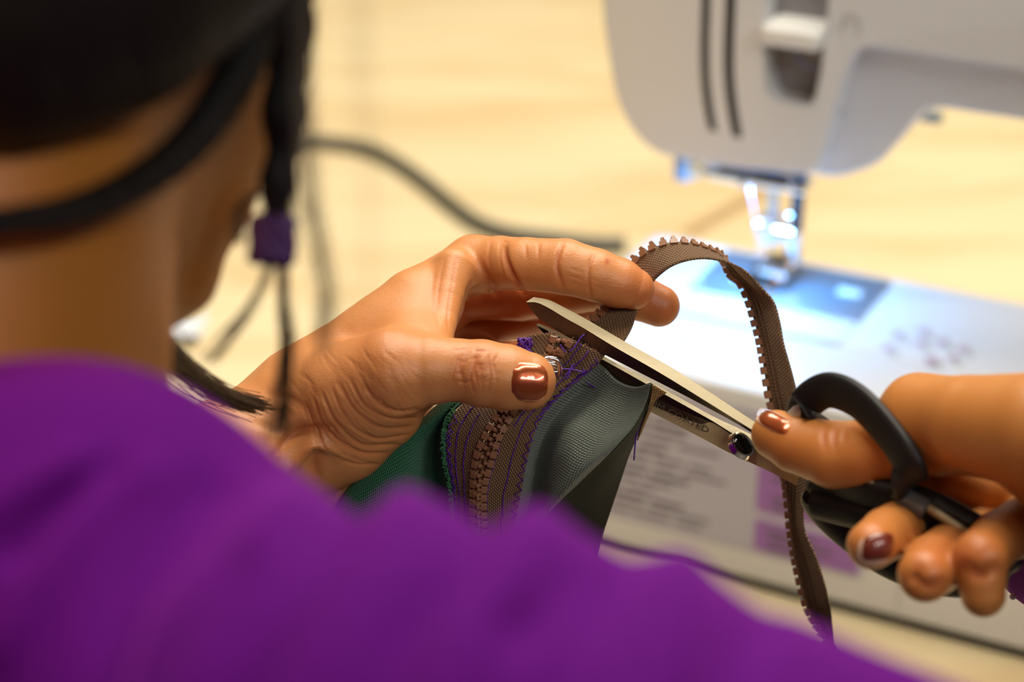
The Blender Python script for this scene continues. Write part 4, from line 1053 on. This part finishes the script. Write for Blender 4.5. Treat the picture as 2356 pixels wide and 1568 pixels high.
folds(V4, N4, [
    ([(950, 1100), (900, 1230), (770, 1420), (660, 1640)], 72, 2.8), ([(1260, 1175), (1200, 1300), (1080, 1450), (1000, 1640)], 85, 3.4),
    ([(830, 1180), (770, 1290), (640, 1470), (540, 1640)], 45, -4.4), ([(1120, 1210), (1085, 1300), (960, 1440), (880, 1640)], 43, -5.0),
    ([(1440, 1320), (1390, 1400), (1330, 1490), (1290, 1640)], 49, -2.6), ([(1560, 1330), (1540, 1430), (1500, 1640)], 72, 3.2),
    ([(660, 1180), (590, 1280), (480, 1440), (400, 1640)], 54, 3.6), ([(480, 1120), (420, 1210), (300, 1360), (200, 1640)], 45, -4.2),
    ([(330, 1090), (220, 1170), (100, 1340), (0, 1500)], 45, 3.2), ([(260, 1080), (160, 1150), (40, 1270)], 36, -3.6), ([(180, 1060), (60, 1120), (-60, 1200)], 36, 2.7),
    ([(1300, 1340), (1240, 1410), (1190, 1450)], 54, -3.0), ([(560, 1320), (430, 1510), (380, 1640)], 36, -2.7), ([(1740, 1440), (1700, 1520), (1690, 1640)], 54, -2.7)])
me = mesh(to_w(V4), F4)
shirt = link('purple_top', me, M['purple_cloth'], per)
bm = bmesh.new(); bmesh.ops.create_uvsphere(bm, u_segments=20, v_segments=10, radius=1)
bt = link('cuff_button', orient(from_bm(bm), pv(2330, 1372, 566), np.array([1, 0.4, 0]), np.array([-0.3, 0.2, -0.9])), M['button'], shirt)

# ---- hair
HS = SDF()
HS.ell(c_h - 12 * f_h + 12 * u_h, AX, (79, 90, 92), 10)
HS.chain([(-300, -40, 372, 40), (0, -100, 356, 31), (230, -120, 362, 25), (420, -200, 372, 20), (540, -340, 385, 17)], 14)
HS.chain([(655, -220, 392, 4), (664, 60, 394, 4.2), (655, 260, 396, 3.4), (640, 420, 398, 2.4), (632, 500, 398, 2.2)], 6)
HS.chain([tuple(q) + (r_,) for q, r_ in zip(catmull([(-520, 330, 352), (-380, 500, 338), (-220, 545, 334), (0, 510, 346), (150, 488, 353), (300, 430, 364), (430, 335, 374), (525, 205, 382), (590, 50, 388), (640, -160, 392)], 28), np.linspace(1.2, 5.0, 28))], 1.5)
V5, N5, F5 = surface(HS, (-260, -20, 290), (40, 260, 520), 1.2)
hair = link('hair', mesh(to_w(V5), F5), M['hair'], per)
def strands(path, n, spread0, spread1, rad, seed):
    rr = random.Random(seed); out = []; base = catmull(pva(path), 40)
    for k in range(n):
        a = np.array([rr.gauss(0, 1), rr.gauss(0, 0.6), rr.gauss(0, 1)]); b = np.array([rr.gauss(0, 1), rr.gauss(0, 0.6), rr.gauss(0, 1)])
        s = np.linspace(0, 1, 40)[:, None]; ph = rr.uniform(0, 6)
        out.append(base + a * spread0 * (1 - s) + b * spread1 * s + 0.4 * np.sin(s * 7 + ph) * a)
    return out
ST = []
ST += strands([(650, -120, 394), (650, 150, 396), (640, 380, 398), (632, 520, 400)], 130, 1.6, 1.0, 0.08, 1)
ST += strands([(690, -100, 396), (690, 100, 398), (672, 320, 400), (650, 540, 402)], 60, 1.6, 1.2, 0.08, 2)
ST += strands([(648, 600, 402), (654, 700, 404), (660, 800, 408), (652, 900, 414), (640, 1000, 420)], 44, 0.5, 1.5, 0.08, 3)
ST += strands([(630, 600, 402), (585, 690, 408), (540, 760, 412), (480, 830, 418)], 16, 0.6, 1.2, 0.08, 4)
ST += strands([(326, 720, 436), (362, 780, 462), (430, 850, 500), (510, 905, 532), (590, 932, 556)], 260, 2.3, 2.2, 0.09, 5)
ST += strands([(318, 760, 430), (350, 860, 446), (410, 950, 462), (480, 1010, 480)], 14, 1.0, 2.0, 0.08, 6)
ST += strands([(548, 560, 404), (546, 500, 404), (560, 470, 402), (600, 440, 400)], 20, 1.0, 0.6, 0.08, 7)
ST += strands([(690, -260, 376), (694, 150, 364), (704, 440, 354), (724, 570, 352), (742, 680, 354), (735, 800, 356)], 22, 1.6, 2.4, 0.09, 8)
o = link('hair_strands', tube_mesh(ST, 0.11, 4), M['hair_thin'], hair); tag(o, kind='stuff')
ST = []
for k, x in enumerate((812, 826, 838)):
    ST += strands([(x - 160, -900, 350), (x - 20, -300, 310), (x + 4, 200, 302), (x + 22, 450, 306), (x + 10, 760, 312)], 2, 0.5, 0.8, 0.1, 20 + k)
o = link('stray_hair', tube_mesh(ST, 0.05, 4), M['hair_thin'], hair); tag(o, kind='stuff')
# purple hair tie gathering the lock
bm = bmesh.new()
for k in range(7):
    for q in range(10):
        a = q * 2 * PI / 10 + k; r = 3.6 + 0.25 * math.sin(3 * a + k)
        bmesh.ops.create_icosphere(bm, subdivisions=2, radius=1.45, matrix=Matrix.Translation((r * math.cos(a), r * math.sin(a), (k - 3) * 1.25)))
tie = link('hair_tie', orient(from_bm(bm), pv(627, 552, 400), np.array([1, 0, 0.1]), np.array([0.06, 1, 0.1])), M['tie'], per)
